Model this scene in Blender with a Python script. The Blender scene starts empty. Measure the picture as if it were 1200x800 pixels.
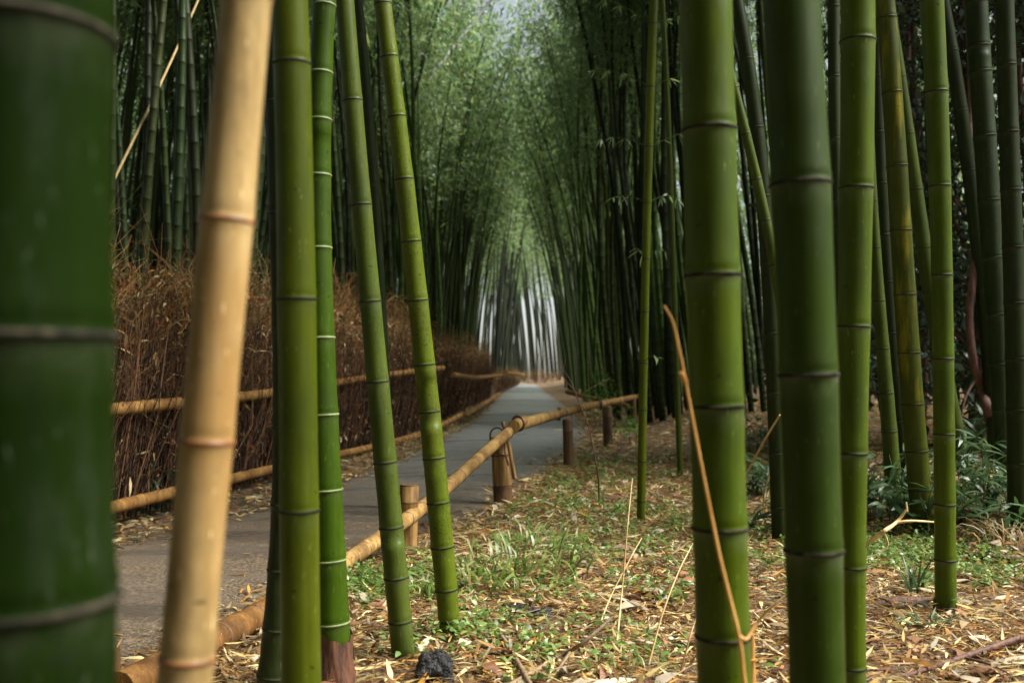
import bpy, math, random
import numpy as np
from mathutils import Vector, Matrix

random.seed(7)
RNG = np.random.default_rng(11)
SC = bpy.context.scene
HAZE = 0.0
COL = SC.collection
F = 35.0 / 36.0 * 1200.0
CAMH = 1.15
PITCH = math.atan(33.0 / F)
CP, SP = math.cos(PITCH), math.sin(PITCH)


# ------------------------------------------------------------------ geometry of the place
def sstep(a, b, t):
    t = np.clip((t - a) / (b - a), 0, 1)
    return t * t * (3 - 2 * t)


def gz(x, y):
    """height of the woodland floor"""
    return 0.24 * sstep(2.2, 3.8, x) * sstep(4.8, 7.5, y) + 0.10 * sstep(-2.6, -4.5, x)


def px(x, y, Y):
    """point at distance Y ahead that stands where the photograph shows (x, y)"""
    dx, dy = (x - 600.0) / F, (400.0 - y) / F
    d = Vector((dx, CP - dy * SP, SP + dy * CP))
    return Vector((0, 0, CAMH)) + d * (Y / d.y)


def gpx(x, y, up=0.0):
    Y = 5.0
    for _ in range(30):
        p = px(x, y, 1.0)
        s = (CAMH - p.z)
        h = CAMH - up - float(gz(p.x * Y, Y))
        Y = 0.5 * Y + 0.5 * h / max(s, 1e-4)
    return px(x, y, Y)


# ------------------------------------------------------------------ mesh builder
class MB:
    def __init__(self):
        self.v, self.f, self.m, self.c, self.nd = [], [], [], [], []
        self.n = 0

    def add(self, v, f, mat=0, col=None, nd=None):
        v = np.asarray(v, dtype=np.float32).reshape(-1, 3)
        f = np.asarray(f, dtype=np.int64)
        self.v.append(v)
        self.f.append(f + self.n)
        if np.isscalar(mat):
            mat = np.full(len(f), mat, dtype=np.int32)
        self.m.append(np.asarray(mat, dtype=np.int32))
        if col is None:
            col = np.ones((len(v), 3), dtype=np.float32)
        col = np.broadcast_to(np.asarray(col, dtype=np.float32), (len(v), 3))
        self.c.append(col)
        self.nd.append(np.zeros(len(v), dtype=np.float32) if nd is None else np.asarray(nd, dtype=np.float32))
        self.n += len(v)

    def mesh(self, name, mats, smooth=True):
        me = bpy.data.meshes.new(name)
        v = np.concatenate(self.v)
        tot = np.concatenate([np.full(len(f), f.shape[1], dtype=np.int32) for f in self.f])
        loops = np.concatenate([f.ravel() for f in self.f]).astype(np.int32)
        start = np.concatenate([[0], np.cumsum(tot)[:-1]]).astype(np.int32)
        me.vertices.add(len(v)); me.vertices.foreach_set('co', v.ravel())
        me.loops.add(len(loops)); me.loops.foreach_set('vertex_index', loops)
        me.polygons.add(len(tot))
        me.polygons.foreach_set('loop_start', start)
        me.polygons.foreach_set('loop_total', tot)
        me.polygons.foreach_set('material_index', np.concatenate(self.m))
        me.polygons.foreach_set('use_smooth', np.full(len(tot), smooth, dtype=bool))
        c = np.concatenate(self.c)
        a = me.attributes.new('tint', 'FLOAT_COLOR', 'POINT')
        a.data.foreach_set('color', np.concatenate([c, np.ones((len(c), 1), np.float32)], 1).ravel())
        b = me.attributes.new('nd', 'FLOAT', 'POINT')
        b.data.foreach_set('value', np.concatenate(self.nd))
        me.update(calc_edges=True)
        me.validate()
        for mt in (mats if isinstance(mats, (list, tuple)) else [mats]):
            me.materials.append(mt)
        return me

    def obj(self, name, mats, parent=None, smooth=True, loc=None):
        """link as one mesh object; with loc the mesh is stored relative to that point"""
        if loc is not None:
            L = np.asarray(loc, dtype=np.float32)
            self.v = [v - L for v in self.v]
        o = bpy.data.objects.new(name, self.mesh(name, mats, smooth))
        COL.objects.link(o)
        if loc is not None:
            o.location = loc
        if parent is not None:
            o.parent = parent
            if loc is not None:
                o.location = Vector(loc) - parent.location
        return o


def frames(P):
    P = np.asarray(P, dtype=float)
    T = np.gradient(P, axis=0)
    T /= np.linalg.norm(T, axis=1)[:, None] + 1e-12
    ref = np.array([0.0, 1.0, 0.0]) if abs(T[0][1]) < 0.8 else np.array([1.0, 0, 0])
    U = np.cross(ref, T); bad = np.linalg.norm(U, axis=1) < 1e-3
    U[bad] = np.cross(np.array([0, 0, 1.0]), T[bad])
    U /= np.linalg.norm(U, axis=1)[:, None] + 1e-12
    V = np.cross(T, U)
    return T, U, V


def tube(mb, P, R, sides=8, mat=0, col=None, cap=True, nd=None, jitter=0.0):
    P = np.asarray(P, dtype=float)
    R = np.broadcast_to(np.asarray(R, dtype=float), (len(P),))
    T, U, V = frames(P)
    a = np.arange(sides) * 2 * math.pi / sides
    ca, sa = np.cos(a), np.sin(a)
    rr = R[:, None] * (1 + jitter * RNG.uniform(-1, 1, (len(P), sides)) if jitter else np.ones((len(P), sides)))
    v = P[:, None, :] + rr[..., None] * (ca[None, :, None] * U[:, None, :] + sa[None, :, None] * V[:, None, :])
    n = len(P)
    i = np.arange(n - 1)[:, None] * sides
    j = np.arange(sides)[None, :]
    k = (j + 1) % sides
    f = np.stack([i + j, i + k, i + sides + k, i + sides + j], -1).reshape(-1, 4)
    if not np.isscalar(mat):
        mat = np.repeat(np.asarray(mat), sides)
    ndv = None if nd is None else np.repeat(np.asarray(nd), sides)
    c = col
    if col is not None and np.ndim(col) == 2:
        c = np.repeat(np.asarray(col), sides, axis=0)
    mb.add(v.reshape(-1, 3), f, mat, c, ndv)
    if cap:
        m0 = mat if np.isscalar(mat) else int(mat[0])
        for idx, rev in ((0, True), (n - 1, False)):
            ring = v[idx]
            cc = None if c is None else (c if np.ndim(c) < 2 else c[idx * sides:(idx + 1) * sides])
            vv = np.concatenate([ring, ring.mean(0, keepdims=True)])
            q = np.arange(sides)
            tri = np.stack([q, (q + 1) % sides, np.full(sides, sides)], -1)
            if rev:
                tri = tri[:, ::-1]
            c2 = None
            if cc is not None:
                c2 = cc if np.ndim(cc) < 2 else np.concatenate([cc, cc[:1]])
            mb.add(vv, tri, m0, c2)


def smooth_line(pts, n):
    """Catmull-Rom through points"""
    P = np.array([list(p) for p in pts], dtype=float)
    if len(P) == 2:
        t = np.linspace(0, 1, n)[:, None]
        return P[0] * (1 - t) + P[1] * t
    Q = np.concatenate([[2 * P[0] - P[1]], P, [2 * P[-1] - P[-2]]])
    out = []
    segs = len(P) - 1
    for s in np.linspace(0, segs - 1e-6, n):
        i = int(s); t = s - i
        a, b, c, d = Q[i], Q[i + 1], Q[i + 2], Q[i + 3]
        out.append(0.5 * (2 * b + (c - a) * t + (2 * a - 5 * b + 4 * c - d) * t * t + (3 * b - a - 3 * c + d) * t ** 3))
    return np.array(out)


def unit(v):
    return v / (np.linalg.norm(v, axis=-1, keepdims=True) + 1e-12)


def leaves(mb, pos, direc, length, width, col, mat=0, fold=0.25, curl=0.0, flat=None):
    """lance-shaped leaves, two quads bent along the mid rib"""
    pos = np.asarray(pos, float); n = len(pos)
    d = unit(np.asarray(direc, float))
    up = RNG.normal(size=(n, 3)) * (0.5 if flat is None else flat) + np.array([0, 0, 1.0])
    s = unit(np.cross(d, up)); nn = np.cross(s, d)
    L = np.broadcast_to(np.asarray(length, float), (n,))[:, None]
    W = np.broadcast_to(np.asarray(width, float), (n,))[:, None] * 0.5
    cu = np.broadcast_to(np.asarray(curl, float), (n,))[:, None]
    p0 = pos
    p1 = pos + d * L * 0.33 + s * W + nn * W * fold
    p2 = pos + d * L * 0.33 - s * W + nn * W * fold
    p3 = pos + d * L * 0.68 + s * W * 0.72 + nn * (W * fold - cu * L * 0.12)
    p4 = pos + d * L * 0.68 - s * W * 0.72 + nn * (W * fold - cu * L * 0.12)
    p5 = pos + d * L - nn * cu * L * 0.35
    m = pos + d * L * 0.33
    v = np.stack([p0, p1, p2, p3, p4, p5], 1).reshape(-1, 3)
    b = np.arange(n)[:, None] * 6
    tri = np.concatenate([b + np.array([[0, 1, 2]]), b + np.array([[3, 5, 4]])])
    quad = b + np.array([[1, 3, 4, 2]])
    c = np.repeat(np.broadcast_to(col, (n, 3)), 6, axis=0)
    base = mb.n
    mb.add(v, quad, mat, c)
    # triangles share the same vertices
    mb.f.append(tri + base); mb.m.append(np.full(len(tri), mat, np.int32))


def pick(cols, n, var=0.15):
    cols = np.asarray(cols, float)
    c = cols[RNG.integers(0, len(cols), n)]
    return c * (1 + RNG.normal(size=(n, 1)) * var).clip(0.5, 1.6)


# ------------------------------------------------------------------ tags
def tag(o, label=None, cat=None, group=None, kind=None):
    if label: o['label'] = label
    if cat: o['category'] = cat
    if group: o['group'] = group
    if kind: o['kind'] = kind
    return o


def empty(name, loc, label=None, cat=None, group=None):
    o = bpy.data.objects.new(name, None)
    o.empty_display_size = 0.2
    COL.objects.link(o); o.location = loc
    return tag(o, label, cat, group)


# ------------------------------------------------------------------ materials
def new_mat(name):
    m = bpy.data.materials.new(name); m.use_nodes = True
    nt = m.node_tree; nt.nodes.clear()
    out = nt.nodes.new('ShaderNodeOutputMaterial')
    b = nt.nodes.new('ShaderNodeBsdfPrincipled')
    nt.links.new(b.outputs[0], out.inputs[0])
    return m, nt, b, out


def nd_(nt, t, **k):
    n = nt.nodes.new(t)
    for a, v in k.items():
        setattr(n, a, v)
    return n


def noise_fac(nt, scale=(1, 1, 1), s=5.0, detail=4.0, lo=0.35, hi=0.65, coord='Object', rough=0.55):
    tc = nd_(nt, 'ShaderNodeTexCoord'); mp = nd_(nt, 'ShaderNodeMapping')
    mp.inputs['Scale'].default_value = scale
    nt.links.new(tc.outputs[coord], mp.inputs[0])
    no = nd_(nt, 'ShaderNodeTexNoise'); no.inputs['Scale'].default_value = s
    no.inputs['Detail'].default_value = detail; no.inputs['Roughness'].default_value = rough
    nt.links.new(mp.outputs[0], no.inputs['Vector'])
    mr = nd_(nt, 'ShaderNodeMapRange'); mr.inputs[1].default_value = lo; mr.inputs[2].default_value = hi
    nt.links.new(no.outputs['Fac'], mr.inputs[0])
    return mr.outputs[0]


def mix(nt, fac, a, b, blend='MIX'):
    m = nd_(nt, 'ShaderNodeMix', data_type='RGBA', blend_type=blend)
    if isinstance(fac, (int, float)): m.inputs[0].default_value = fac
    else: nt.links.new(fac, m.inputs[0])
    for i, c in ((6, a), (7, b)):
        if isinstance(c, (tuple, list)): m.inputs[i].default_value = (*c[:3], 1)
        else: nt.links.new(c, m.inputs[i])
    return m.outputs[2]


def bump(nt, b, h, strength=0.2, dist=0.01):
    n = nd_(nt, 'ShaderNodeBump'); n.inputs['Strength'].default_value = strength
    n.inputs['Distance'].default_value = dist
    nt.links.new(h, n.inputs['Height']); nt.links.new(n.outputs[0], b.inputs['Normal'])


ALB = 0.50


def mat_culm(name, c1, c2, c3, speck=0.0, rough=0.36, spec=0.13, bloom=0.35, rand=0.0, stain=None, bloomcol=(0.16, 0.17, 0.11)):
    """living or dry bamboo: streaks along the stem, blotches, waxy bloom under each joint"""
    if c1[1] > c1[0]:
        c1, c2, c3 = [tuple(q * ALB for q in c) for c in (c1, c2, c3)]
    m, nt, b, _ = new_mat(name)
    streak = noise_fac(nt, (30, 30, 1.2), 2.0, 5, 0.35, 0.7)
    blotch = noise_fac(nt, (4, 4, 1.6), 1.4, 3, 0.40, 0.66)
    col = mix(nt, streak, c1, c2)
    bl_ = nd_(nt, 'ShaderNodeMath', operation='MULTIPLY'); bl_.inputs[1].default_value = 0.9; nt.links.new(blotch, bl_.inputs[0])
    col = mix(nt, bl_.outputs[0], col, tuple(x * 0.86 for x in c3))
    if stain:
        st = noise_fac(nt, (8, 8, 1.3), 1.5, 6, 0.55, 0.74)
        col = mix(nt, st, col, stain)
    grime = noise_fac(nt, (2.6, 2.6, 1.1), 3.0, 7, 0.46, 0.70, rough=0.7)
    gm_ = nd_(nt, 'ShaderNodeMath', operation='MULTIPLY'); gm_.inputs[1].default_value = 0.55 if c1[1] > c1[0] else 0.85; nt.links.new(grime, gm_.inputs[0])
    col = mix(nt, gm_.outputs[0], col, tuple(x * 0.42 + 0.004 for x in c1))
    wax = noise_fac(nt, (9, 9, 2.5), 2.2, 6, 0.52, 0.78, rough=0.7)
    wm_ = nd_(nt, 'ShaderNodeMath', operation='MULTIPLY'); wm_.inputs[1].default_value = 0.30; nt.links.new(wax, wm_.inputs[0])
    col = mix(nt, wm_.outputs[0], col, tuple(x * 0.9 + 0.03 for x in c2))
    scar = noise_fac(nt, (26, 26, 55), 1.0, 2, 0.70, 0.745)
    col = mix(nt, scar, col, tuple(x * 0.3 + 0.006 for x in c1))
    # fine scratches and pale lichen flecks
    fl = noise_fac(nt, (70, 70, 14), 2.0, 3, 0.66, 0.74)
    col = mix(nt, fl, col, tuple(min(1, x * 1.5 + 0.03) for x in c2))
    if speck:
        sp = noise_fac(nt, (1, 1, 0.8), 190, 2, 0.64 - 0.07 * speck, 0.70 - 0.05 * speck)
        msk = noise_fac(nt, (1, 1, 0.5), 9, 3, 0.38, 0.6)
        mm = nd_(nt, 'ShaderNodeMath', operation='MULTIPLY')
        nt.links.new(sp, mm.inputs[0]); nt.links.new(msk, mm.inputs[1])
        col = mix(nt, mm.outputs[0], col, tuple(x * 0.18 for x in c1))
    at = nd_(nt, 'ShaderNodeAttribute', attribute_name='nd')
    pat = noise_fac(nt, (1, 1, 1), 22, 4, 0.3, 0.75)
    m2 = nd_(nt, 'ShaderNodeMath', operation='MULTIPLY'); nt.links.new(at.outputs['Fac'], m2.inputs[0]); nt.links.new(pat, m2.inputs[1])
    m3 = nd_(nt, 'ShaderNodeMath', operation='MULTIPLY'); nt.links.new(m2.outputs[0], m3.inputs[0]); m3.inputs[1].default_value = bloom
    col = mix(nt, m3.outputs[0], col, bloomcol)
    if rand:
        oi = nd_(nt, 'ShaderNodeObjectInfo')
        hs = nd_(nt, 'ShaderNodeHueSaturation')
        r1 = nd_(nt, 'ShaderNodeMapRange'); r1.inputs[3].default_value = 1 - rand; r1.inputs[4].default_value = 1 + rand
        nt.links.new(oi.outputs['Random'], r1.inputs[0]); nt.links.new(r1.outputs[0], hs.inputs['Value'])
        r2 = nd_(nt, 'ShaderNodeMapRange'); r2.inputs[3].default_value = 0.47; r2.inputs[4].default_value = 0.525
        fr = nd_(nt, 'ShaderNodeMath', operation='FRACT'); ml = nd_(nt, 'ShaderNodeMath', operation='MULTIPLY'); ml.inputs[1].default_value = 7.31
        nt.links.new(oi.outputs['Random'], ml.inputs[0]); nt.links.new(ml.outputs[0], fr.inputs[0]); nt.links.new(fr.outputs[0], r2.inputs[0])
        nt.links.new(r2.outputs[0], hs.inputs['Hue']); nt.links.new(col, hs.inputs['Color'])
        col = hs.outputs[0]
    nt.links.new(col, b.inputs['Base Color']); b.inputs['Specular IOR Level'].default_value = spec
    rr = nd_(nt, 'ShaderNodeMapRange'); rr.inputs[3].default_value = rough - 0.07; rr.inputs[4].default_value = rough + 0.17
    nt.links.new(blotch, rr.inputs[0]); nt.links.new(rr.outputs[0], b.inputs['Roughness'])
    bump(nt, b, streak, 0.12, 0.002)
    return m


def mat_plain(name, c1, c2, rough=0.6, scale=(1, 1, 1), s=12.0, bumps=0.3, bd=0.01, lo=0.35, hi=0.65, spec=0.5):
    m, nt, b, _ = new_mat(name)
    f = noise_fac(nt, scale, s, 6, lo, hi)
    nt.links.new(mix(nt, f, c1, c2), b.inputs['Base Color'])
    b.inputs['Roughness'].default_value = rough
    b.inputs['Specular IOR Level'].default_value = spec
    if bumps: bump(nt, b, f, bumps, bd)
    return m


def mat_tint(name, rough=0.5, trans=0.35, spec=0.5, gain=1.0):
    """leaf material: colour of each leaf from its own tint, part of the light passing through"""
    m, nt, b, out = new_mat(name)
    at = nd_(nt, 'ShaderNodeAttribute', attribute_name='tint')
    f = noise_fac(nt, (1, 1, 1), 16, 3, 0.3, 0.7)
    c = mix(nt, f, at.outputs['Color'], (0.6, 0.6, 0.6), 'MULTIPLY')
    nt.links.new(c, b.inputs['Base Color'])
    b.inputs['Roughness'].default_value = rough; b.inputs['Specular IOR Level'].default_value = spec
    if trans:
        t = nd_(nt, 'ShaderNodeBsdfTranslucent')
        hs = nd_(nt, 'ShaderNodeHueSaturation'); hs.inputs['Value'].default_value = 2.0; hs.inputs['Hue'].default_value = 0.485
        nt.links.new(at.outputs['Color'], hs.inputs['Color']); nt.links.new(hs.outputs[0], t.inputs[0])
        mx = nd_(nt, 'ShaderNodeMixShader'); mx.inputs[0].default_value = trans
        nt.links.new(b.outputs[0], mx.inputs[1]); nt.links.new(t.outputs[0], mx.inputs[2])
        nt.links.new(mx.outputs[0], out.inputs[0])
    return m


M = {}
M['green'] = mat_culm('bamboo_fresh_green', (0.096, 0.148, 0.005), (0.142, 0.204, 0.009), (0.084, 0.146, 0.005), bloom=0.4)
M['deep'] = mat_culm('bamboo_deep_green', (0.040, 0.078, 0.003), (0.058, 0.102, 0.004), (0.050, 0.092, 0.004), rough=0.42, bloom=0.4)
M['deepest'] = mat_culm('bamboo_deepest_green', (0.008, 0.022, 0.0006), (0.014, 0.032, 0.001), (0.010, 0.026, 0.0006), rough=0.65, bloom=0.15, spec=0.03)
M['vivid'] = mat_culm('bamboo_vivid_green', (0.056, 0.116, 0.003), (0.080, 0.150, 0.005), (0.066, 0.124, 0.004), rough=0.36, bloom=0.15)
M['yellowgreen'] = mat_culm('bamboo_yellow_green', (0.130, 0.172, 0.006), (0.186, 0.224, 0.012), (0.108, 0.160, 0.006), bloom=0.2)
M['speckled'] = mat_culm('bamboo_speckled_green', (0.124, 0.184, 0.009), (0.178, 0.236, 0.016), (0.170, 0.206, 0.012), speck=1.0, bloom=0.2)
M['greygreen'] = mat_culm('bamboo_grey_green', (0.100, 0.146, 0.018), (0.146, 0.188, 0.030), (0.090, 0.138, 0.013), speck=0.4, bloom=0.25)
M['stained'] = mat_culm('bamboo_yellow_stained', (0.090, 0.120, 0.008), (0.130, 0.155, 0.012), (0.105, 0.130, 0.008), bloom=0.2, stain=(0.25, 0.20, 0.008))
M['dark'] = mat_culm('bamboo_dark_green', (0.028, 0.046, 0.010), (0.046, 0.066, 0.014), (0.036, 0.050, 0.012), rough=0.42, bloom=0.2)
M['slate'] = mat_culm('bamboo_slate_green', (0.040, 0.066, 0.018), (0.062, 0.092, 0.026), (0.036, 0.060, 0.016), rough=0.48)
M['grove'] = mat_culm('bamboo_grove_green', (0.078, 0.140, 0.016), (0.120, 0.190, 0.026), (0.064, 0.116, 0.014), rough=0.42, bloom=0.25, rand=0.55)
M['grove_shade'] = mat_culm('bamboo_grove_shade', (0.026, 0.044, 0.008), (0.044, 0.064, 0.012), (0.022, 0.037, 0.007), rough=0.5, rand=0.55, bloom=0.12)  # dimmer copy of grove, shade of the near rows put into its colour
M['tan'] = mat_culm('bamboo_dry_tan', (0.33, 0.225, 0.085), (0.48, 0.355, 0.165), (0.28, 0.155, 0.045), rough=0.45, bloom=0.0)
M['rail'] = mat_culm('bamboo_weathered_rail', (0.26, 0.145, 0.042), (0.52, 0.35, 0.13), (0.12, 0.055, 0.018), rough=0.5, bloom=0.0, speck=0.3)
M['log'] = mat_culm('bamboo_old_log', (0.20, 0.090, 0.026), (0.34, 0.18, 0.055), (0.085, 0.038, 0.014), rough=0.5, bloom=0.0, speck=0.5)
M['rail_path'] = mat_culm('bamboo_fence_rail', (0.28, 0.145, 0.042), (0.42, 0.25, 0.085), (0.20, 0.085, 0.024), rough=0.42, bloom=0.0, speck=0.9)
M['ring_dark'] = mat_plain('joint_ring_dark', (0.008, 0.012, 0.004), (0.022, 0.026, 0.010), 0.7, s=60, bumps=0, spec=.2)
M['ring_grey'] = mat_plain('joint_ring_grey', (0.010, 0.010, 0.006), (0.055, 0.045, 0.030), 0.85, (1, 1, 1), 45, 0, lo=.42, hi=.72, spec=.1)
M['ring_pale'] = mat_plain('joint_ring_pale', (0.08, 0.12, 0.03), (0.19, 0.22, 0.09), 0.6, s=40, bumps=0)
M['ring_brown'] = mat_plain('joint_ring_brown', (0.11, 0.040, 0.010), (0.22, 0.09, 0.028), 0.55, s=40, bumps=0)
M['bark'] = mat_plain('burnt_bamboo', (0.040, 0.022, 0.009), (0.15, 0.075, 0.024), 0.7, (20, 20, 2), 2.0, 0.4, 0.004)
M['post'] = mat_plain('post_bamboo', (0.10, 0.044, 0.014), (0.40, 0.235, 0.075), 0.5, (22, 22, 2), 2.0, 0.3, 0.003)
M['sheath'] = mat_plain('culm_sheath', (0.035, 0.014, 0.007), (0.13, 0.048, 0.018), 0.7, (16, 16, 3), 3.0, 0.6, 0.006)
M['wire'] = mat_plain('rusty_wire', (0.035, 0.018, 0.010), (0.12, 0.055, 0.025), 0.5, s=30, bumps=0.2)
M['twig'] = mat_tint('dry_twig', 0.7, 0.0, 0.3)
M['stick'] = mat_plain('dead_stick', (0.13, 0.085, 0.050), (0.26, 0.18, 0.10), 0.75, (12, 12, 12), 3, 0.4, 0.004)
M['deadgrey'] = mat_plain('dead_grey_cane', (0.20, 0.21, 0.19), (0.34, 0.34, 0.30), 0.6, (8, 8, 8), 3, 0.1, 0.002)
M['straw'] = mat_plain('straw_stem', (0.50, 0.34, 0.13), (0.66, 0.49, 0.24), 0.5, (8, 8, 8), 3, 0.1, 0.002)
M['orange_stem'] = mat_plain('dry_orange_stem', (0.48, 0.22, 0.045), (0.62, 0.34, 0.09), 0.45, (14, 14, 5), 3, 0.15, 0.002)
M['leaf'] = mat_tint('bamboo_leaf', 0.34, 0.5, 0.65)
M['plant'] = mat_tint('plant_leaf', 0.40, 0.25, 0.5)
M['glossleaf'] = mat_tint('evergreen_leaf', 0.25, 0.10, 0.6)
M['litter'] = mat_tint('fallen_leaf', 0.55, 0.15, 0.4)
M['stone'] = mat_plain('black_stone', (0.004, 0.004, 0.005), (0.026, 0.024, 0.022), 0.55, s=30, bumps=1.0, bd=0.02)
M['vine'] = mat_plain('vine_bark', (0.055, 0.022, 0.014), (0.14, 0.060, 0.035), 0.7, (10, 10, 3), 3, 0.5, 0.01)


def ground_mat():
    m, nt, b, _ = new_mat('woodland_soil')
    a = noise_fac(nt, (1, 1, 1), 26, 8, 0.35, 0.65, rough=0.7)
    c = noise_fac(nt, (1, 1, 1), 3.2, 6, 0.38, 0.62)
    col = mix(nt, a, (0.060, 0.034, 0.018), (0.30, 0.195, 0.095))
    col = mix(nt, c, col, (0.15, 0.085, 0.038))
    d = noise_fac(nt, (1, 1, 1), 90, 3, 0.62, 0.68)
    col = mix(nt, d, col, (0.46, 0.36, 0.22))
    nt.links.new(col, b.inputs['Base Color']); b.inputs['Roughness'].default_value = 0.85
    bump(nt, b, a, 0.8, 0.03)
    return m


def path_mat():
    m, nt, b, _ = new_mat('worn_asphalt')
    grit = noise_fac(nt, (1, 1, 1), 55, 4, 0.42, 0.60, rough=0.85)
    worn = noise_fac(nt, (0.5, 1.5, 1), 1.3, 5, 0.40, 0.62)
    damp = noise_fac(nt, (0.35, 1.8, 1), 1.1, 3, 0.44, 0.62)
    col = mix(nt, grit, (0.022, 0.015, 0.008), (0.30, 0.21, 0.12))
    wm = nd_(nt, 'ShaderNodeMath', operation='MULTIPLY'); wm.inputs[1].default_value = 0.55; nt.links.new(worn, wm.inputs[0])
    col = mix(nt, wm.outputs[0], col, (0.13, 0.105, 0.08))
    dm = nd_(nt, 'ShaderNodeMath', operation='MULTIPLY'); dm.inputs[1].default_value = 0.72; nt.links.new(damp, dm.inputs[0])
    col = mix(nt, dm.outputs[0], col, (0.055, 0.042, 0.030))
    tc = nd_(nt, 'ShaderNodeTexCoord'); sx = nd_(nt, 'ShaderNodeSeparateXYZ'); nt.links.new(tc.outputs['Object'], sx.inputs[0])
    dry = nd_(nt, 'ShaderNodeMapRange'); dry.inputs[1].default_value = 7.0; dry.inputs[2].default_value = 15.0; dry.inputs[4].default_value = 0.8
    nt.links.new(sx.outputs['Y'], dry.inputs[0])       # far sky sheen put into the colour, past the damp, muddy stretch
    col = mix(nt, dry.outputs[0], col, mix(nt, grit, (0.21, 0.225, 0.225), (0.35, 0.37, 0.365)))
    at = nd_(nt, 'ShaderNodeAttribute', attribute_name='nd')      # soil and needles washed in along both edges
    ed = noise_fac(nt, (1, 1, 1), 6, 5, 0.3, 0.7)
    em = nd_(nt, 'ShaderNodeMath', operation='MULTIPLY'); nt.links.new(at.outputs['Fac'], em.inputs[0]); nt.links.new(ed, em.inputs[1])
    col = mix(nt, em.outputs[0], col, (0.13, 0.088, 0.050))
    nt.links.new(col, b.inputs['Base Color'])
    rr = nd_(nt, 'ShaderNodeMapRange'); rr.inputs[3].default_value = 0.50; rr.inputs[4].default_value = 0.27
    nt.links.new(damp, rr.inputs[0]); nt.links.new(rr.outputs[0], b.inputs['Roughness'])
    bump(nt, b, grit, 0.8, 0.008)
    return m


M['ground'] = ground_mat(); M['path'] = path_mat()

# ------------------------------------------------------------------ ground and path
GX = np.unique(np.concatenate([np.linspace(-150, -14, 18), np.linspace(-14, 14, 113), np.linspace(14, 150, 18)]))
GY = np.unique(np.concatenate([np.linspace(-60, 0, 9), np.linspace(0, 30, 121), np.linspace(30, 260, 47)]))
xx, yy = np.meshgrid(GX, GY, indexing='ij')

L_EDGE = [(-3.6, -4), (-3.3, 2), (-2.95, 4.6), (-2.62, 6.5), (-1.95, 8.6), (-1.35, 14), (-1.0, 21.6), (-0.6, 36), (-0.26, 61), (-0.3, 85), (-6, 110)]
R_EDGE = [(-1.9, -4), (-1.55, 2), (-1.38, 3.7), (-1.14, 4.8), (-0.62, 6.4), (-0.02, 8.3), (0.66, 12), (1.35, 17), (1.62, 22), (1.66, 30), (1.75, 50), (1.9, 75), (-2, 110)]
FENCE = [(-3.05, 5.2), (-2.9, 7.0), (-2.45, 10.6), (-1.95, 15), (-1.62, 18.6)]


def edge_at(E, y):
    return np.interp(y, [e[1] for e in E], [e[0] for e in E])


hgt = gz(xx, yy)
rough_h = 0.02 * np.sin(xx * 2.3 + yy * 1.1) * np.sin(yy * 1.7 - xx * 0.6)
inpath = (xx > edge_at(L_EDGE, yy) - 0.35) & (xx < edge_at(R_EDGE, yy) + 0.25)
hgt = hgt + np.where(inpath, -0.004, np.abs(rough_h))
gm = MB()
nx, ny = len(GX), len(GY)
idx = np.arange(nx * ny).reshape(nx, ny)
gm.add(np.stack([xx, yy, hgt], -1).reshape(-1, 3), np.stack([idx[:-1, :-1], idx[1:, :-1], idx[1:, 1:], idx[:-1, 1:]], -1).reshape(-1, 4))
tag(gm.obj('ground', M['ground']), 'brown woodland floor under the bamboo', kind='structure')

pm = MB()
ys = np.concatenate([np.linspace(-4, 30, 171), np.linspace(31, 110, 60)])
le = edge_at(L_EDGE, ys) + 0.05 * np.sin(ys * 2.1) + 0.03 * np.sin(ys * 5.3)
re = edge_at(R_EDGE, ys) + 0.05 * np.sin(ys * 1.7 + 1) + 0.03 * np.sin(ys * 6.1)
NC = 13
tt = np.linspace(0, 1, NC)
pv = np.zeros((len(ys), NC, 3)); pn = np.zeros((len(ys), NC))
for k, t in enumerate(tt):
    pv[:, k, 0] = le * (1 - t) + re * t; pv[:, k, 1] = ys
    pv[:, k, 2] = 0.004 + 0.025 * (1 - (2 * t - 1) ** 2) + 0.006 * np.sin(ys * 2.7 + k * 0.3) * (4 * t * (1 - t))
    pn[:, k] = max(0.0, 1 - min(t, 1 - t) / 0.16)
ii = np.arange(len(ys) * NC).reshape(len(ys), NC)
pm.add(pv.reshape(-1, 3), np.stack([ii[:-1, :-1], ii[:-1, 1:], ii[1:, 1:], ii[1:, :-1]], -1).reshape(-1, 4), nd=pn.ravel())
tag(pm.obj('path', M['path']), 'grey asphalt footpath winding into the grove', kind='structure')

# ------------------------------------------------------------------ bamboo
NODE_OFF = np.array([-0.060, -0.024, -0.009, -0.0045, 0.0, 0.004, 0.011, 0.028])
NODE_W = np.array([0, 0.45, 1.0, 1.0, 0.2, 0.0, 0.0, 0.0])
NODE_FAC = np.array([1.000, 1.002, 1.014, 1.045, 1.050, 0.994, 1.034, 1.004])


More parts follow.
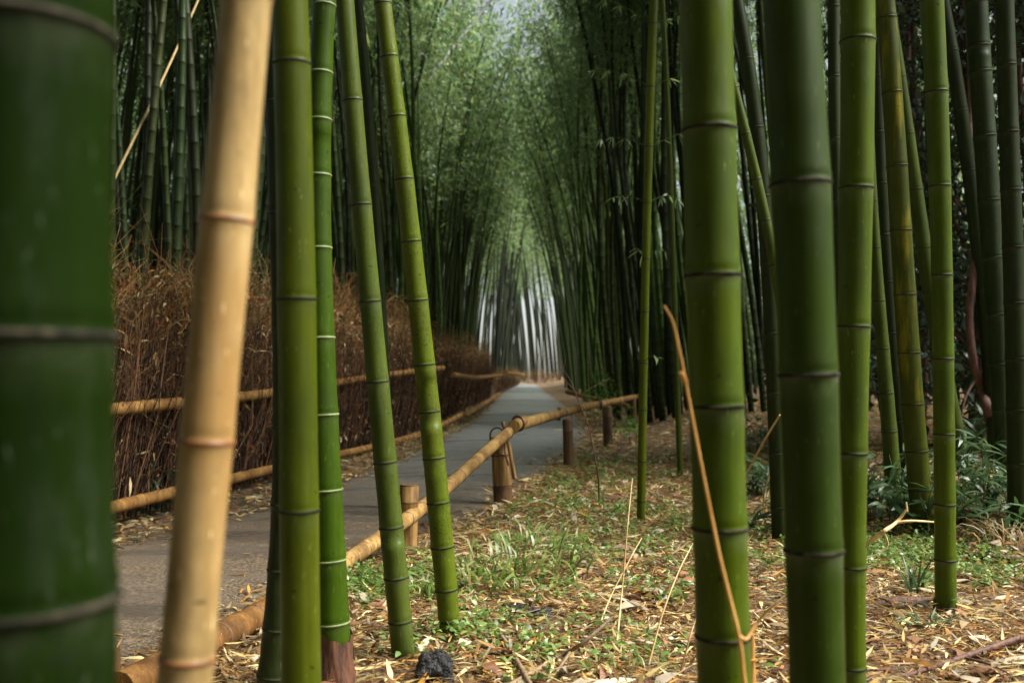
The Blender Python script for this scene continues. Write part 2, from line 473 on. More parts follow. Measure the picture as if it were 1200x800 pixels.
def build_culm(center, radius, z0, z1, nodes, sides=32, k=1.0):
    """culm mesh builder along center(z) with swollen joints; returns builder and ring builders"""
    zs, fac, ndv = [z0], [1.0], [0.0]
    for nz in nodes:
        for o, f, wt in zip(NODE_OFF, NODE_FAC, NODE_W):
            z = nz + o * k
            if z0 < z < z1:
                zs.append(z); fac.append(f); ndv.append(wt)
    for a, b in zip(nodes[:-1], nodes[1:]):
        for t in (0.3, 0.5, 0.7):
            zs.append(a + (b - a) * t); fac.append(0.985); ndv.append(0.0)
    zs.append(z1); fac.append(1.0); ndv.append(0.0)
    o = np.argsort(zs, kind='stable'); zs = np.array(zs)[o]; fac = np.array(fac)[o]; ndv = np.array(ndv)[o]
    keep = np.concatenate([[True], np.diff(zs) > 1e-5]); zs, fac, ndv = zs[keep], fac[keep], ndv[keep]
    P = np.array([center(z) for z in zs]); R = np.array([radius(z) for z in zs]) * fac
    mb = MB(); tube(mb, P, R, sides, nd=ndv)
    rings = []
    for nz in nodes:
        if not (z0 < nz < z1): continue
        rb = MB()
        off = np.array([-0.0062, -0.0048, -0.0020, 0.0010, 0.0026]) * k
        fc = np.array([1.010, 1.062, 1.072, 1.060, 0.990])
        tube(rb, [center(nz + q) for q in off], [radius(nz + q) * f for q, f in zip(off, fc)], sides, cap=False, jitter=0.008)
        rings.append(rb)
    return mb, rings


HERO_BASES = []
LEAFC = [(0.082, 0.150, 0.048), (0.100, 0.175, 0.060), (0.130, 0.205, 0.080), (0.090, 0.160, 0.072), (0.165, 0.21, 0.07)]


def hero(name, label, mat, ring, Y, pts, widths, nodes_px, top=5.0, cat='bamboo', group=None, base_z=None, k=1.0, lean=0.0, sides=32):
    """one bamboo standing Y metres ahead; pts = its centre line as seen in the photograph"""
    P = [px(x, y, Y) for x, y in pts]
    if Y >= 6.3 and P[-1].x > .8 and Y < 10: top = 11.5 + (Y * 7.3) % 2.5
    zz = np.array([p.z for p in P]); xs = np.array([p.x for p in P])
    deg = min(3, len(pts) - 1)
    cf = np.polyfit(zz, xs, deg)
    zlo, zhi = zz.min(), zz.max()
    slo = np.polyval(np.polyder(cf), zlo); shi = np.polyval(np.polyder(cf), zhi)

    def cx(z):
        if z < zlo: return np.polyval(cf, zlo) + (z - zlo) * slo
        if z > zhi: return np.polyval(cf, zhi) + (z - zhi) * shi
        return np.polyval(cf, z)
    wz = np.array([px(0, y, Y).z for y, w in widths]); ww = np.array([w / F * Y / 2 for y, w in widths])
    o = np.argsort(wz); wz, ww = wz[o], ww[o]
    g = float(gz(cx(0.1), Y)) if base_z is None else base_z
    z0 = g - 0.05

    def rad(z):
        if z < wz[0]: return ww[0]
        if z > wz[-1]: return max(0.012, ww[-1] * (1 - 0.06 * (z - wz[-1])))
        return float(np.interp(z, wz, ww))
    nz = sorted(px(0, y, Y).z for y in nodes_px)
    sp = (nz[-1] - nz[0]) / max(1, len(nz) - 1)
    s = sp * 0.9; z = nz[0] - s
    lower = []
    while z > g + 0.03:
        lower.append(z); s *= 0.88; s = max(s, 0.07); z -= s
    upper = []; z = nz[-1] + sp
    while z < top - 0.1:
        upper.append(z); z += sp * 1.02
    nodes = sorted(lower + nz + upper)
    base = Vector((cx(g), Y, g))
    t = empty(name, base, label, cat, group)
    mb, rings = build_culm(lambda q: (cx(q) - base.x, lean * (q - g), q - g), lambda q: rad(q), z0, top, nodes, sides, k)
    # build_culm worked in absolute heights; shift was already taken off in center()
    c = mb.obj('culm', M[mat], t)
    for rb in rings:
        rb.obj('node_ring', M[ring], c)
    if Y >= 6.3 and base.x > .8 and Y < 10:      # crown above the frame, unseen, added to shade the left grove
        br, fo_ = MB(), MB()
        pos, dr = [], []
        for q in np.arange(5.6, top - .2, .30):
            for _ in range(2):
                a = random.uniform(0, 6.28); L = random.uniform(.8, 1.7) * (1.2 - .5 * (q - 5) / (top - 5))
                b0 = np.array([cx(q) - base.x, 0, q - g]); o_ = np.array([math.cos(a), math.sin(a), 0])
                ln = smooth_line([b0, b0 + o_ * L * .55 + np.array([0, 0, L * .4]), b0 + o_ * L + np.array([0, 0, L * .25])], 6)
                tube(br, ln, np.linspace(.007, .002, 6), 4, cap=False)
                nl = int(48 * L)
                anc = ln[(RNG.uniform(.25, 1, nl) * 5).astype(int)] + RNG.normal(size=(nl, 3)) * .18
                pos.append(anc[RNG.integers(0, max(1, nl // 6), nl)] + RNG.normal(size=(nl, 3)) * .08)
                dr.append(np.stack([RNG.normal(0, .7, nl), RNG.normal(0, .7, nl), RNG.normal(-.6, .45, nl)], 1))
        pos = np.concatenate(pos); dr = np.concatenate(dr); n_ = len(pos)
        leaves(fo_, pos, dr, RNG.uniform(.12, .2, n_), RNG.uniform(.025, .036, n_), pick(LEAFC, n_, .2), curl=.3)
        br.obj('branches', M['greygreen'], t); fo_.obj('foliage', M['leaf'], t)
    HERO_BASES.append((base.x, Y))
    return t, c, cx, rad, g


hero('bamboo', 'thick deep green bamboo, out of focus, filling the left edge of the photo', 'deepest', 'ring_grey', 0.90,
     [(22, -60), (20, 200), (20, 400), (21, 600), (22, 860)], [(0, 210), (800, 214)], [38, 392, 702], top=3.2, sides=48)
hero('dry_bamboo', 'dry tan bamboo leaning right, the only straw coloured upright stalk', 'tan', 'ring_brown', 1.35,
     [(292, -40), (266, 257), (242, 515), (219, 770)], [(0, 58), (257, 61), (515, 61), (770, 62)], [-5, 257, 515, 768], top=3.6, cat='dry bamboo', sides=40)
hero('bamboo', 'blurred yellow green bamboo right of the dry tan stalk', 'yellowgreen', 'ring_dark', 2.35,
     [(339, -20), (343, 75), (347, 350), (351, 597), (353, 800)], [(0, 42), (350, 45), (800, 46)], [75, 350, 597], top=4.5)
h4 = hero('bamboo', 'vivid green bamboo with thin pale rings and brown sheath at its foot', 'vivid', 'ring_pale', 3.62,
          [(382, -20), (375, 140), (374, 290), (376, 400), (383, 573), (388, 700), (392, 800)], [(0, 26), (290, 29), (485, 34), (655, 38), (800, 42)],
          [85, 140, 205, 290, 395, 485, 573, 655, 728], top=5.5)
hero('bamboo', 'dark green bamboo half hidden behind the blurred yellow green one', 'dark', 'ring_dark', 3.3,
     [(323, 0), (327, 200), (336, 400), (336, 560), (326, 700), (320, 800)], [(0, 28), (560, 32), (800, 36)], [120, 250, 385, 500, 590, 666, 735, 790], top=5.0)
hero('bamboo', 'olive green leaning bamboo, left of the two slanting together over the path fence', 'greygreen', 'ring_dark', 3.96,
     [(404, 0), (413, 118), (424, 240), (434, 353), (443, 447), (451, 541), (461, 640), (473, 772)], [(0, 22), (240, 23.5), (447, 26), (640, 28), (770, 27)],
     [-10, 118, 240, 353, 447, 541, 617, 676, 727], top=5.2)
hero('bamboo', 'speckled bright green leaning bamboo, right of the two slanting together over the path fence', 'speckled', 'ring_dark', 4.3,
     [(448, 0), (465, 137), (474, 210), (482, 283), (494, 400), (506, 500), (518, 640), (528, 745)], [(0, 20), (210, 22.5), (430, 25), (640, 27), (740, 25)],
     [5, 67, 137, 210, 283, 352, 427, 482, 536, 588, 640, 690, 726], top=5.4)
hero('bamboo', 'thin dark bamboo between the two slanting green bamboos', 'dark', 'ring_dark', 8.2,
     [(419, 0), (428, 90), (438, 220), (444, 320), (452, 480), (456, 590)], [(0, 12), (590, 14)], [40, 130, 215, 300, 380, 455, 520], top=6.5, sides=20)
h8 = hero('bamboo', 'slender bright green bamboo with small side twigs standing in the leaf litter', 'yellowgreen', 'ring_dark', 7.4,
          [(766, 0), (763, 100), (758, 238), (755, 400), (753, 500), (751, 615)], [(0, 11), (300, 10), (615, 10)], [28, 102, 172, 238, 303, 365, 425, 480, 540, 587], top=5.6, sides=20)
hero('bamboo', 'very thin yellow green bamboo just right of the slender bamboo', 'greygreen', 'ring_dark', 10.6,
     [(776, 0), (782, 100), (788, 300), (794, 440), (797, 555)], [(0, 6), (500, 7)], [60, 130, 210, 290, 370, 440, 500], top=6.5, sides=14)
h9 = hero('bamboo', 'large bright green bamboo with an orange dry stem against its front', 'green', 'ring_grey', 2.2,
          [(827, 0), (830, 152), (836, 322), (840, 475), (843, 617), (847, 743), (849, 800)], [(0, 62), (322, 63), (800, 63)], [-10, 152, 322, 475, 617, 743], top=4.2, sides=40)
hero('bamboo', 'dark bamboo slanting behind the gap between two large green bamboos', 'dark', 'ring_dark', 6.6,
     [(863, 0), (880, 100), (892, 200), (900, 300), (908, 450), (912, 560)], [(0, 16), (300, 19), (560, 20)], [70, 150, 230, 310, 390, 460], top=5.6, sides=20)
hero('bamboo', 'thin pale bamboo slanting steeply in the gap between two large green bamboos', 'greygreen', 'ring_dark', 5.6,
     [(849, 60), (864, 120), (887, 210), (905, 295), (925, 420), (938, 560)], [(60, 10), (300, 13), (560, 14)], [157, 210, 258, 310, 370, 430], top=4.2, sides=20)
hero('bamboo', 'largest dark green bamboo right of centre, out of focus', 'deep', 'ring_grey', 2.0,
     [(926, 0), (939, 215), (945, 438), (955, 643), (957, 800)], [(0, 67), (215, 69), (800, 64)], [-10, 215, 438, 643], top=4.0, sides=40)
hero('bamboo', 'grey green narrow bamboo seen between the two large right bamboos', 'slate', 'ring_dark', 7.0,
     [(977, 0), (979, 160), (983, 320), (988, 480), (990, 600)], [(0, 14), (600, 16)], [8, 90, 163, 235, 310, 380, 450], top=5.6, sides=20)
hero('bamboo', 'tall green bamboo touching the right side of the large blurred bamboo', 'green', 'ring_dark', 3.2,
     [(1005, 0), (1004, 220), (1000, 382), (998, 530), (998, 663), (998, 800)], [(0, 40), (382, 37), (800, 32)], [48, 220, 382, 530, 663, 780], top=4.6)
hero('bamboo', 'slim green bamboo leaning behind the tall green one, foot among dwarf bamboo', 'greygreen', 'ring_dark', 7.2,
     [(1018, 120), (1024, 250), (1029, 352), (1034, 410), (1040, 470), (1046, 548), (1049, 610)], [(120, 10), (350, 14), (548, 19)], [70, 120, 180, 235, 290, 352, 408, 460, 505, 548], top=5.4, sides=24)
hero('bamboo', 'green bamboo with yellow stains, leaning left, among the right hand stalks', 'stained', 'ring_dark', 6.7,
     [(1037, 0), (1046, 109), (1051, 195), (1060, 345), (1069, 473), (1075, 528), (1080, 600)], [(0, 22), (345, 25), (600, 26)], [22, 109, 195, 270, 345, 413, 473, 528, 573], top=5.4, sides=28)
hero('bamboo', 'dark bamboo hidden close behind the left side of the yellow stained one', 'dark', 'ring_dark', 7.8,
     [(1026, 0), (1032, 200), (1039, 330), (1050, 450), (1060, 560)], [(0, 15), (560, 18)], [90, 155, 215, 275, 330, 390, 440], top=5.6, sides=20)
hero('bamboo', 'pale green bamboo slanting behind the yellow stained one and crossing to its right', 'greygreen', 'ring_dark', 8.3,
     [(1040, 0), (1057, 90), (1071, 220), (1083, 300), (1100, 400), (1120, 490), (1128, 545)], [(0, 12), (290, 18), (545, 18)], [90, 157, 222, 290, 342, 400, 450, 500], top=6.0, sides=24)
h17 = hero('bamboo', 'upright green bamboo with its foot in the litter near the lower right', 'green', 'ring_dark', 4.72,
           [(1092, 0), (1097, 108), (1101, 218), (1104, 322), (1106, 420), (1106, 508), (1107, 655), (1109, 716)], [(0, 27), (322, 23.5), (716, 24)],
           [0, 108, 218, 322, 420, 508, 590, 655], top=4.8)
hero('bamboo', 'blackish bamboo slanting behind the upright green one at right', 'dark', 'ring_dark', 9.4,
     [(1104, 0), (1118, 80), (1134, 190), (1148, 300), (1160, 430), (1168, 540)], [(0, 16), (540, 18)], [60, 130, 200, 270, 340, 400, 460], top=6.4, sides=20)
hero('bamboo', 'slate green bamboo with dark joints, second from the right edge', 'slate', 'ring_dark', 7.4,
     [(1144, 0), (1149, 85), (1153, 160), (1160, 235), (1168, 368), (1173, 480), (1177, 560)], [(0, 25), (300, 25), (560, 20)], [3, 55, 85, 160, 235, 302, 368, 426, 480, 527], top=5.6, sides=28)
hero('bamboo', 'very dark bamboo at the right edge with glints on its joints', 'dark', 'ring_grey', 6.4,
     [(1177, 0), (1182, 155), (1187, 290), (1192, 480), (1194, 620)], [(0, 21), (600, 25)], [0, 77, 155, 223, 290, 355, 420, 480], top=5.0, sides=24)


# brown papery sheaths at the feet of two of them
def sheath(parent, c_at, r_at, z_lo, z_hi, cut=0.35, col='sheath'):
    sb = MB(); S = 28
    for j, (fr, rad_add) in enumerate(((0.0, 0.012), (0.25, 0.009), (0.5, 0.007), (0.75, 0.006), (1.0, 0.004))):
        pass
    rows = 9
    v = []
    for i in range(rows):
        t = i / (rows - 1)
        for s in range(S):
            a = s / (S - 1) * 2 * math.pi * 0.97 + 0.4
            top = z_hi - (z_hi - z_lo) * cut * (0.5 + 0.5 * math.sin(a * 1.0 + 2.2)) - 0.02 * abs(math.sin(a * 5))
            z = z_lo + (top - z_lo) * t
            r = r_at(z) * (1.10 + 0.18 * (1 - t) ** 2) + 0.004 * math.sin(a * 7 + t * 6)
            cx_, cy_ = c_at(z)
            v.append((cx_ + r * math.cos(a), cy_ + r * math.sin(a), z))
    q = np.arange(rows * S).reshape(rows, S)
    f = np.stack([q[:-1, :-1], q[:-1, 1:], q[1:, 1:], q[1:, :-1]], -1).reshape(-1, 4)
    sb.add(v, f)
    o = sb.obj('culm_sheath', M[col], parent)
    return o


t4, c4, cx4, r4, g4 = h4
sheath(c4, lambda z: (cx4(z + g4) - t4.location.x, 0.0), lambda z: r4(z + g4), -0.03, 0.285, 0.3)
t17, c17, cx17, r17, g17 = h17
sheath(c17, lambda z: (cx17(z + g17) - t17.location.x, 0.0), lambda z: r17(z + g17), -0.03, 0.085, 0.6)

# side twigs with a few leaves on the slender bamboo
t8, c8, cx8, r8, g8 = h8
for (ty, side, ln) in ((102, -1, .5), (102, 1, .35), (172, -1, .42), (172, 1, .6), (238, 1, .3), (238, -1, .3), (28, -1, .6), (28, 1, .5), (303, -1, .14), (303, 1, .18), (425, 1, .10)):
    z = px(0, ty, 7.4).z
    b0 = Vector((cx8(z) - t8.location.x, 0, z - g8))
    tip = b0 + Vector((side * ln, random.uniform(-.25, .25), ln * random.uniform(0.1, .4)))
    pts = smooth_line([b0, b0.lerp(tip, .5) + Vector((0, 0, .05)), tip], 6)
    tb, lb = MB(), MB()
    tube(tb, pts, np.linspace(.0035, .0012, 6), 5)
    n = int(ln * 34)
    s = RNG.uniform(.35, 1, n)
    pp = pts[(s * 5).astype(int)]
    dd = np.stack([RNG.normal(side * .5, .6, n), RNG.normal(0, .6, n), RNG.normal(-.6, .4, n)], 1)
    leaves(lb, pp, dd, RNG.uniform(.06, .12, n), RNG.uniform(.012, .02, n), pick(LEAFC, n), curl=.3)
    tw = tb.obj('twig', M['greygreen'], t8); lb.obj('foliage', M['leaf'], tw)


# ------------------------------------------------------------------ grove bamboo prototypes
def grove_proto(seed, H, r0, nod, start, nleaf, lsize):
    """one whole bamboo about H metres tall, its base at the origin, nodding along +X"""
    r = np.random.default_rng(seed)
    cen = lambda z: np.array([nod * max(0.0, z / H) ** 2.6, 0.12 * math.sin(z * .5 + seed), z * (1 - 0.05 * max(0, z / H) ** 3)])
    rad = lambda z: r0 * max(0.10, 1 - 0.93 * (max(z, 0) / H) ** 1.25)
    zs, fac, mats = [-0.1], [1.0], []
    nodes = []; z = 0.12; s = 0.10
    while z < H - .2:
        nodes.append(z); s = min(s * 1.12, 0.34 + 0.02 * (seed % 3)); z += s * (1 - .3 * z / H)
    ndv = [0.0]
    for nz in nodes:
        for o, f, nd in ((-.05, 1.0, 0), (-.010, 1.01, 1.0), (-.004, 1.07, .8), (.006, 1.07, 0), (.016, 1.0, 0)):
            zs.append(nz + o); fac.append(f); ndv.append(nd)
    zs.append(H); fac.append(1); ndv.append(0)
    P = np.array([cen(z) for z in zs]); R = np.array([rad(z) for z in zs]) * np.array(fac)
    ml = np.zeros(len(zs) - 1, int)
    for i in range(len(nodes)):
        ml[1 + i * 5 + 2] = 1
    cm = MB(); tube(cm, P, R, 10, mat=ml, nd=ndv)
    fb, bb = MB(), MB()
    pos, dr = [], []
    for nz in nodes:
        t = nz / H
        if t < start: continue
        dens = min(1.0, (t - start) / .18 + .25)
        for sd in (0, 1):
            if r.random() > dens: continue
            a = r.uniform(0, 2 * math.pi)
            L = r.uniform(.8, 1.75) * (1.15 - .65 * t) * (0.7 + .3 * dens)
            b0 = cen(nz)
            out = np.array([math.cos(a), math.sin(a), 0])
            mid = b0 + out * L * .55 + np.array([0, 0, L * .42])
            tip = b0 + out * L * 1.05 + np.array([0, 0, L * .25])
            pts = smooth_line([b0, mid, tip], 6)
            tube(bb, pts, np.linspace(.007, .002, 6), 4, cap=False)
            nl = int(nleaf * L)
            s_ = r.uniform(.25, 1.0, nl)
            bp = pts[(s_ * 5).astype(int)] + r.normal(size=(nl, 3)) * np.array([.17, .17, .14])
            # leaves gather in small sprays
            k = max(1, nl // 13)
            anchor = bp[r.integers(0, k, nl)] + r.normal(size=(nl, 3)) * .10
            pos.append(anchor)
            dr.append(np.stack([out[0] * .5 + r.normal(0, .6, nl), out[1] * .5 + r.normal(0, .6, nl), r.normal(-.65, .45, nl)], 1))
    pos = np.concatenate(pos); dr = np.concatenate(dr); n = len(pos)
    leaves(fb, pos, dr, RNG.uniform(.45, 1.4, n) * lsize, RNG.uniform(.6, 1.3, n) * lsize * .2, pick(LEAFC, n, .2), curl=.3)
    t = bpy.data.objects.new('bamboo', None); t.empty_display_size = .2
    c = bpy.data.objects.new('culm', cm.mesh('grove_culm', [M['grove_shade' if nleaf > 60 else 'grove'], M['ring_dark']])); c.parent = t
    f = bpy.data.objects.new('foliage', fb.mesh('grove_foliage', [M['leaf']])); f.parent = t
    b = bpy.data.objects.new('branches', bb.mesh('grove_branches', [M['grove']])); b.parent = t
    return t


PROTOS = [grove_proto(3, 14.5, .070, 2.4, .54, 54, .16), grove_proto(4, 16.0, .078, 2.0, .56, 54, .16), grove_proto(5, 13.0, .060, 2.6, .52, 54, .16),
          grove_proto(6, 15.5, .074, 3.0, .54, 54, .17), grove_proto(8, 12.0, .054, 2.2, .50, 54, .15), grove_proto(9, 17.0, .082, 2.6, .56, 54, .17),
          grove_proto(10, 16.0, .070, 2.4, .52, 80, .17), grove_proto(12, 15.0, .062, 2.8, .54, 80, .17), grove_proto(13, 17.0, .076, 2.2, .50, 80, .17)]
used = set()


def place_grove(x, y, tilt, tilt_dir, spin, sc, label, group):
    """first use moves the prototype itself, later ones copy it with its parts"""
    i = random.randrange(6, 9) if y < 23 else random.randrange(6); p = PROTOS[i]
    if i not in used:
        used.add(i); o = p; kids = list(p.children)
        COL.objects.link(o)
        for k in kids: COL.objects.link(k)
    else:
        o = p.copy(); COL.objects.link(o)
        for ch in p.children:
            k = ch.copy(); COL.objects.link(k); k.parent = o
    o.location = (x, y, float(gz(x, y)) - .02)
    axis = Vector((-math.sin(tilt_dir), math.cos(tilt_dir), 0))
    o.rotation_mode = 'XYZ'
    o.rotation_euler = (Matrix.Rotation(tilt, 3, axis) @ Matrix.Rotation(spin, 3, 'Z')).to_euler()
    o.scale = (sc, sc, sc)
    tag(o, label, 'bamboo', group)
    return o


def left_limit(y):      # grove begins behind the brush fence
    return np.interp(y, [7, 10.6, 18.6, 42, 80], [-3.9, -3.3, -2.4, -1.9, -2.3])


def right_limit(y):     # grove begins beyond the litter floor
    return np.interp(y, [9, 11, 14, 18, 20, 22, 30, 50, 80], [5.6, 5.6, 6.0, 5.0, 2.6, 2.3, 2.4, 2.9, 3.4])


def scatter(n, xr, yr, ok, mind):
    out = []; tries = 0
    while len(out) < n and tries < n * 400:
        tries += 1
        x, y = random.uniform(*xr), random.uniform(*yr)
        if not ok(x, y): continue
        if any((x - a) ** 2 + (y - b) ** 2 < mind ** 2 for a, b in out): continue
        out.append((x, y))
    return out


inview = lambda x, y: abs(x) < .53 * y + .4
LP = scatter(150, (-6, -1.4), (9, 62), lambda x, y: left_limit(y) - 3 < x < left_limit(y) and inview(x, y), .42)
RP = scatter(190, (2.2, 8), (18, 62), lambda x, y: right_limit(y) < x < right_limit(y) + 3.5 and inview(x, y), .36)
L_, R_ = list(LP), list(RP)
LP += scatter(380, (-26, -1.4), (8.2, 62), lambda x, y: x < left_limit(y) and inview(x, y), .55)
RP += scatter(360, (2.2, 30), (9, 66), lambda x, y: x > right_limit(y) and inview(x, y), .55)
LP.sort(key=lambda p: p[1] + 1.1 * (left_limit(p[1]) - p[0])); RP.sort(key=lambda p: p[1] + .6 * (p[0] - right_limit(p[1])))
NL, NR = 138, 150
for i, (x, y) in enumerate(LP[:NL]):
    near = left_limit(y) - x < 1.6
    lab = ('dark green bamboo in the first rows of the grove behind the brush fence' if y < 16 else
           'bamboo lining the far left side of the path beyond the brush fence' if near else
           'shaded bamboo deep in the grove behind the left brush fence')
    grp = 'bamboo in the grove left of the path'
    place_grove(x, y, math.radians(random.gauss(1.2, 1.8) + (2.0 if y > 48 and near else -1.0 if near else 0)), random.gauss(0.0, .5), random.uniform(-.9, .9) if y > 48 else random.uniform(1.2, 5.0), random.uniform(.72, .92) if y < 20 else random.uniform(.85, 1.12), lab, grp)
for i, (x, y) in enumerate(RP[:NR]):
    near = x - right_limit(y) < 2.0
    lab = ('dark bamboo leaning left over the right side of the path' if near and y > 17 else
           'shaded bamboo behind the litter floor on the right' if y < 24 else
           'shaded bamboo deep in the grove right of the path')
    place_grove(x, y, math.radians(abs(random.gauss(5.0 if near and y < 48 else 7.0, 2.4))), math.pi + random.gauss(0, .3), random.uniform(-2.0, 2.0) if y < 48 else math.pi + random.uniform(-.9, .9), random.uniform(.85, 1.12), lab, 'bamboo in the grove right of the path')

# the rest of the grove, past what one can count: one mass
gb = MB()
far = LP[NL:] + RP[NR:]
far += scatter(520, (-46, 46), (30, 105), lambda x, y: (x < left_limit(y) - .2 or x > right_limit(y) + .2) and inview(x, y) and (y > 62 or abs(x) > 12), .6)
thin = scatter(330, (-26, -3), (17, 50), lambda x, y: x < left_limit(y) - 1.2 and inview(x, y), .42)
far += thin
back_set = set(p for p in far if abs(p[0]) > 10 and p[1] > 22)
tall = scatter(60, (-9, 11), (80, 128), lambda x, y: abs(x - .6) > 2.2 or y > 98, .9)
tall += scatter(60, (-5, 7), (100, 150), lambda x, y: True, .9) + scatter(22, (-1.6, 3.4), (90, 125), lambda x, y: True, .6) + scatter(16, (-1.5, -.2), (66, 90), lambda x, y: True, .4)
far += tall
# the same grove goes on out of the frame: beside the camera on the left, and along the right edge of the open floor
out_ = lambda x, y: abs(x) > .53 * y + 1.0
far += scatter(95, (-15, -3.6), (-9, 24), lambda x, y: out_(x, y), .7)
far += scatter(70, (-12, 7), (-14, -4), lambda x, y: True, .7)
far += scatter(80, (5.4, 20), (7.0, 30), lambda x, y: out_(x, y) and (y > 12 or x > 8), .7)
deep = scatter(330, (-34, 30), (-34, -9), lambda x, y: True, .6) + scatter(260, (-38, -12), (-9, 34), lambda x, y: out_(x, y), .6) + scatter(200, (12, 40), (-6, 34), lambda x, y: out_(x, y), .6)  # outer grove out of view, leafed low to block horizon light
far += deep
clump = scatter(22, (-2.6, -1.0), (-1.6, .7), lambda x, y: x < -.53 * y - .5, .16)  # unseen stems added left of the camera to block sky light
back = scatter(16, (-2.4, 1.0), (-4.2, -1.3), lambda x, y: True, .45)  # unseen leafy stems added behind the camera, also blocking sky light
far += clump + back
near_set = set(clump + back)
deep_set = set(deep)
tall_set = set(tall)
for (x, y) in far:
    H = random.uniform(12, 17); r0 = random.uniform(.045, .075); lo = .56
    if (x, y) in tall_set: H = random.uniform(19, 25); lo = .5; r0 = random.uniform(.06, .12)
    ld = -0.07 if x > 0 else 0.03
    lean = random.gauss(ld, .035); ly = random.gauss(0, .03)
    nod = random.uniform(.8, 2.6) * (-1 if x > 0 else 1)
    z = np.linspace(0, H, 9)
    P = np.stack([x + lean * z + nod * (z / H) ** 2.6, y + ly * z, z - .1 + float(gz(x, y))], 1)
    v = random.uniform(.55, 1.3)
    tube(gb, P, r0 * (1 - .9 * (z / H) ** 1.3), 6, mat=0, col=np.array([.034, .056, .010]) * v if lo != .5 else np.array([.018, .028, .010]) * v, cap=False)
    n = random.randint(330, 430) if y < 60 else 300
    if lo == .5: n = 900
    if (x, y) in back_set: n = 330; lo = .06
    if (x, y) in near_set: n = 1300; lo = .30
    if (x, y) in deep_set: n = 200; lo = .08
    t = RNG.uniform(lo, 1.0, n)
    c = np.stack([np.interp(t * H, z, P[:, j]) for j in range(3)], 1)
    rr = RNG.uniform(.1, 1.5, n) * (1.15 - .6 * t); aa = RNG.uniform(0, 6.28, n)
    anc = c + np.stack([rr * np.cos(aa), rr * np.sin(aa), RNG.uniform(-.2, .5, n)], 1)
    k = max(1, n // 5)
    anc = anc[RNG.integers(0, k, n)] + RNG.normal(size=(n, 3)) * .16
    d = np.stack([RNG.normal(0, .7, n), RNG.normal(0, .7, n), RNG.normal(-.5, .5, n)], 1)
    leaves(gb, anc, d, RNG.uniform(.2, .36, n), RNG.uniform(.05, .08, n), pick(LEAFC, n, .2), mat=1, curl=.3)
tag(gb.obj('distant_and_unseen_grove', [M['twig'], M['leaf']]), 'mass of distant bamboo stems and leaves closing the far grove, with unseen bamboo added around the camera', 'bamboo grove', kind='stuff')


# ------------------------------------------------------------------ brush fence left of the path
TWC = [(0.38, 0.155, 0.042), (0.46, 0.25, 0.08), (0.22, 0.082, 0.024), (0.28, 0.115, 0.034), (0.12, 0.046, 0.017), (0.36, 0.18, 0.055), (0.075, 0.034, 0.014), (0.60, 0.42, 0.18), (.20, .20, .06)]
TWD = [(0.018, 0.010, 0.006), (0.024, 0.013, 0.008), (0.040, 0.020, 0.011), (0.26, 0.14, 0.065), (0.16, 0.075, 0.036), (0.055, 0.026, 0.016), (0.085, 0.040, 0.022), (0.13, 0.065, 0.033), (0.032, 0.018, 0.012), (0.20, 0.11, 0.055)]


def twigs(mb, P0, P1, P2, r, col):
    """many bent three-sided twigs at once"""
    n = len(P0)
    T = unit(P2 - P0); ref = unit(RNG.normal(size=(n, 3)))
    U = unit(np.cross(T, ref)); V = np.cross(T, U)
    rows = []
    for P, s in ((P0, 1.0), (P1, .8), (P2, .35)):
        for a in (0, 2.094, 4.189):
            rows.append(P + (r * s)[:, None] * (math.cos(a) * U + math.sin(a) * V))
    v = np.stack(rows, 1).reshape(-1, 3)
    b = np.arange(n)[:, None] * 9
    q = []
    for k in (0, 3):
        for j in range(3):
            q.append(np.stack([b[:, 0] + k + j, b[:, 0] + k + (j + 1) % 3, b[:, 0] + k + 3 + (j + 1) % 3, b[:, 0] + k + 3 + j], -1))
    mb.add(v, np.concatenate(q), 0, np.repeat(col, 9, axis=0))


def along(line, s):
    P = np.asarray(line, float)
    d = np.concatenate([[0], np.cumsum(np.linalg.norm(np.diff(P, axis=0), axis=1))])
    return np.stack([np.interp(s * d[-1], d, P[:, k]) for k in range(2)], 1)


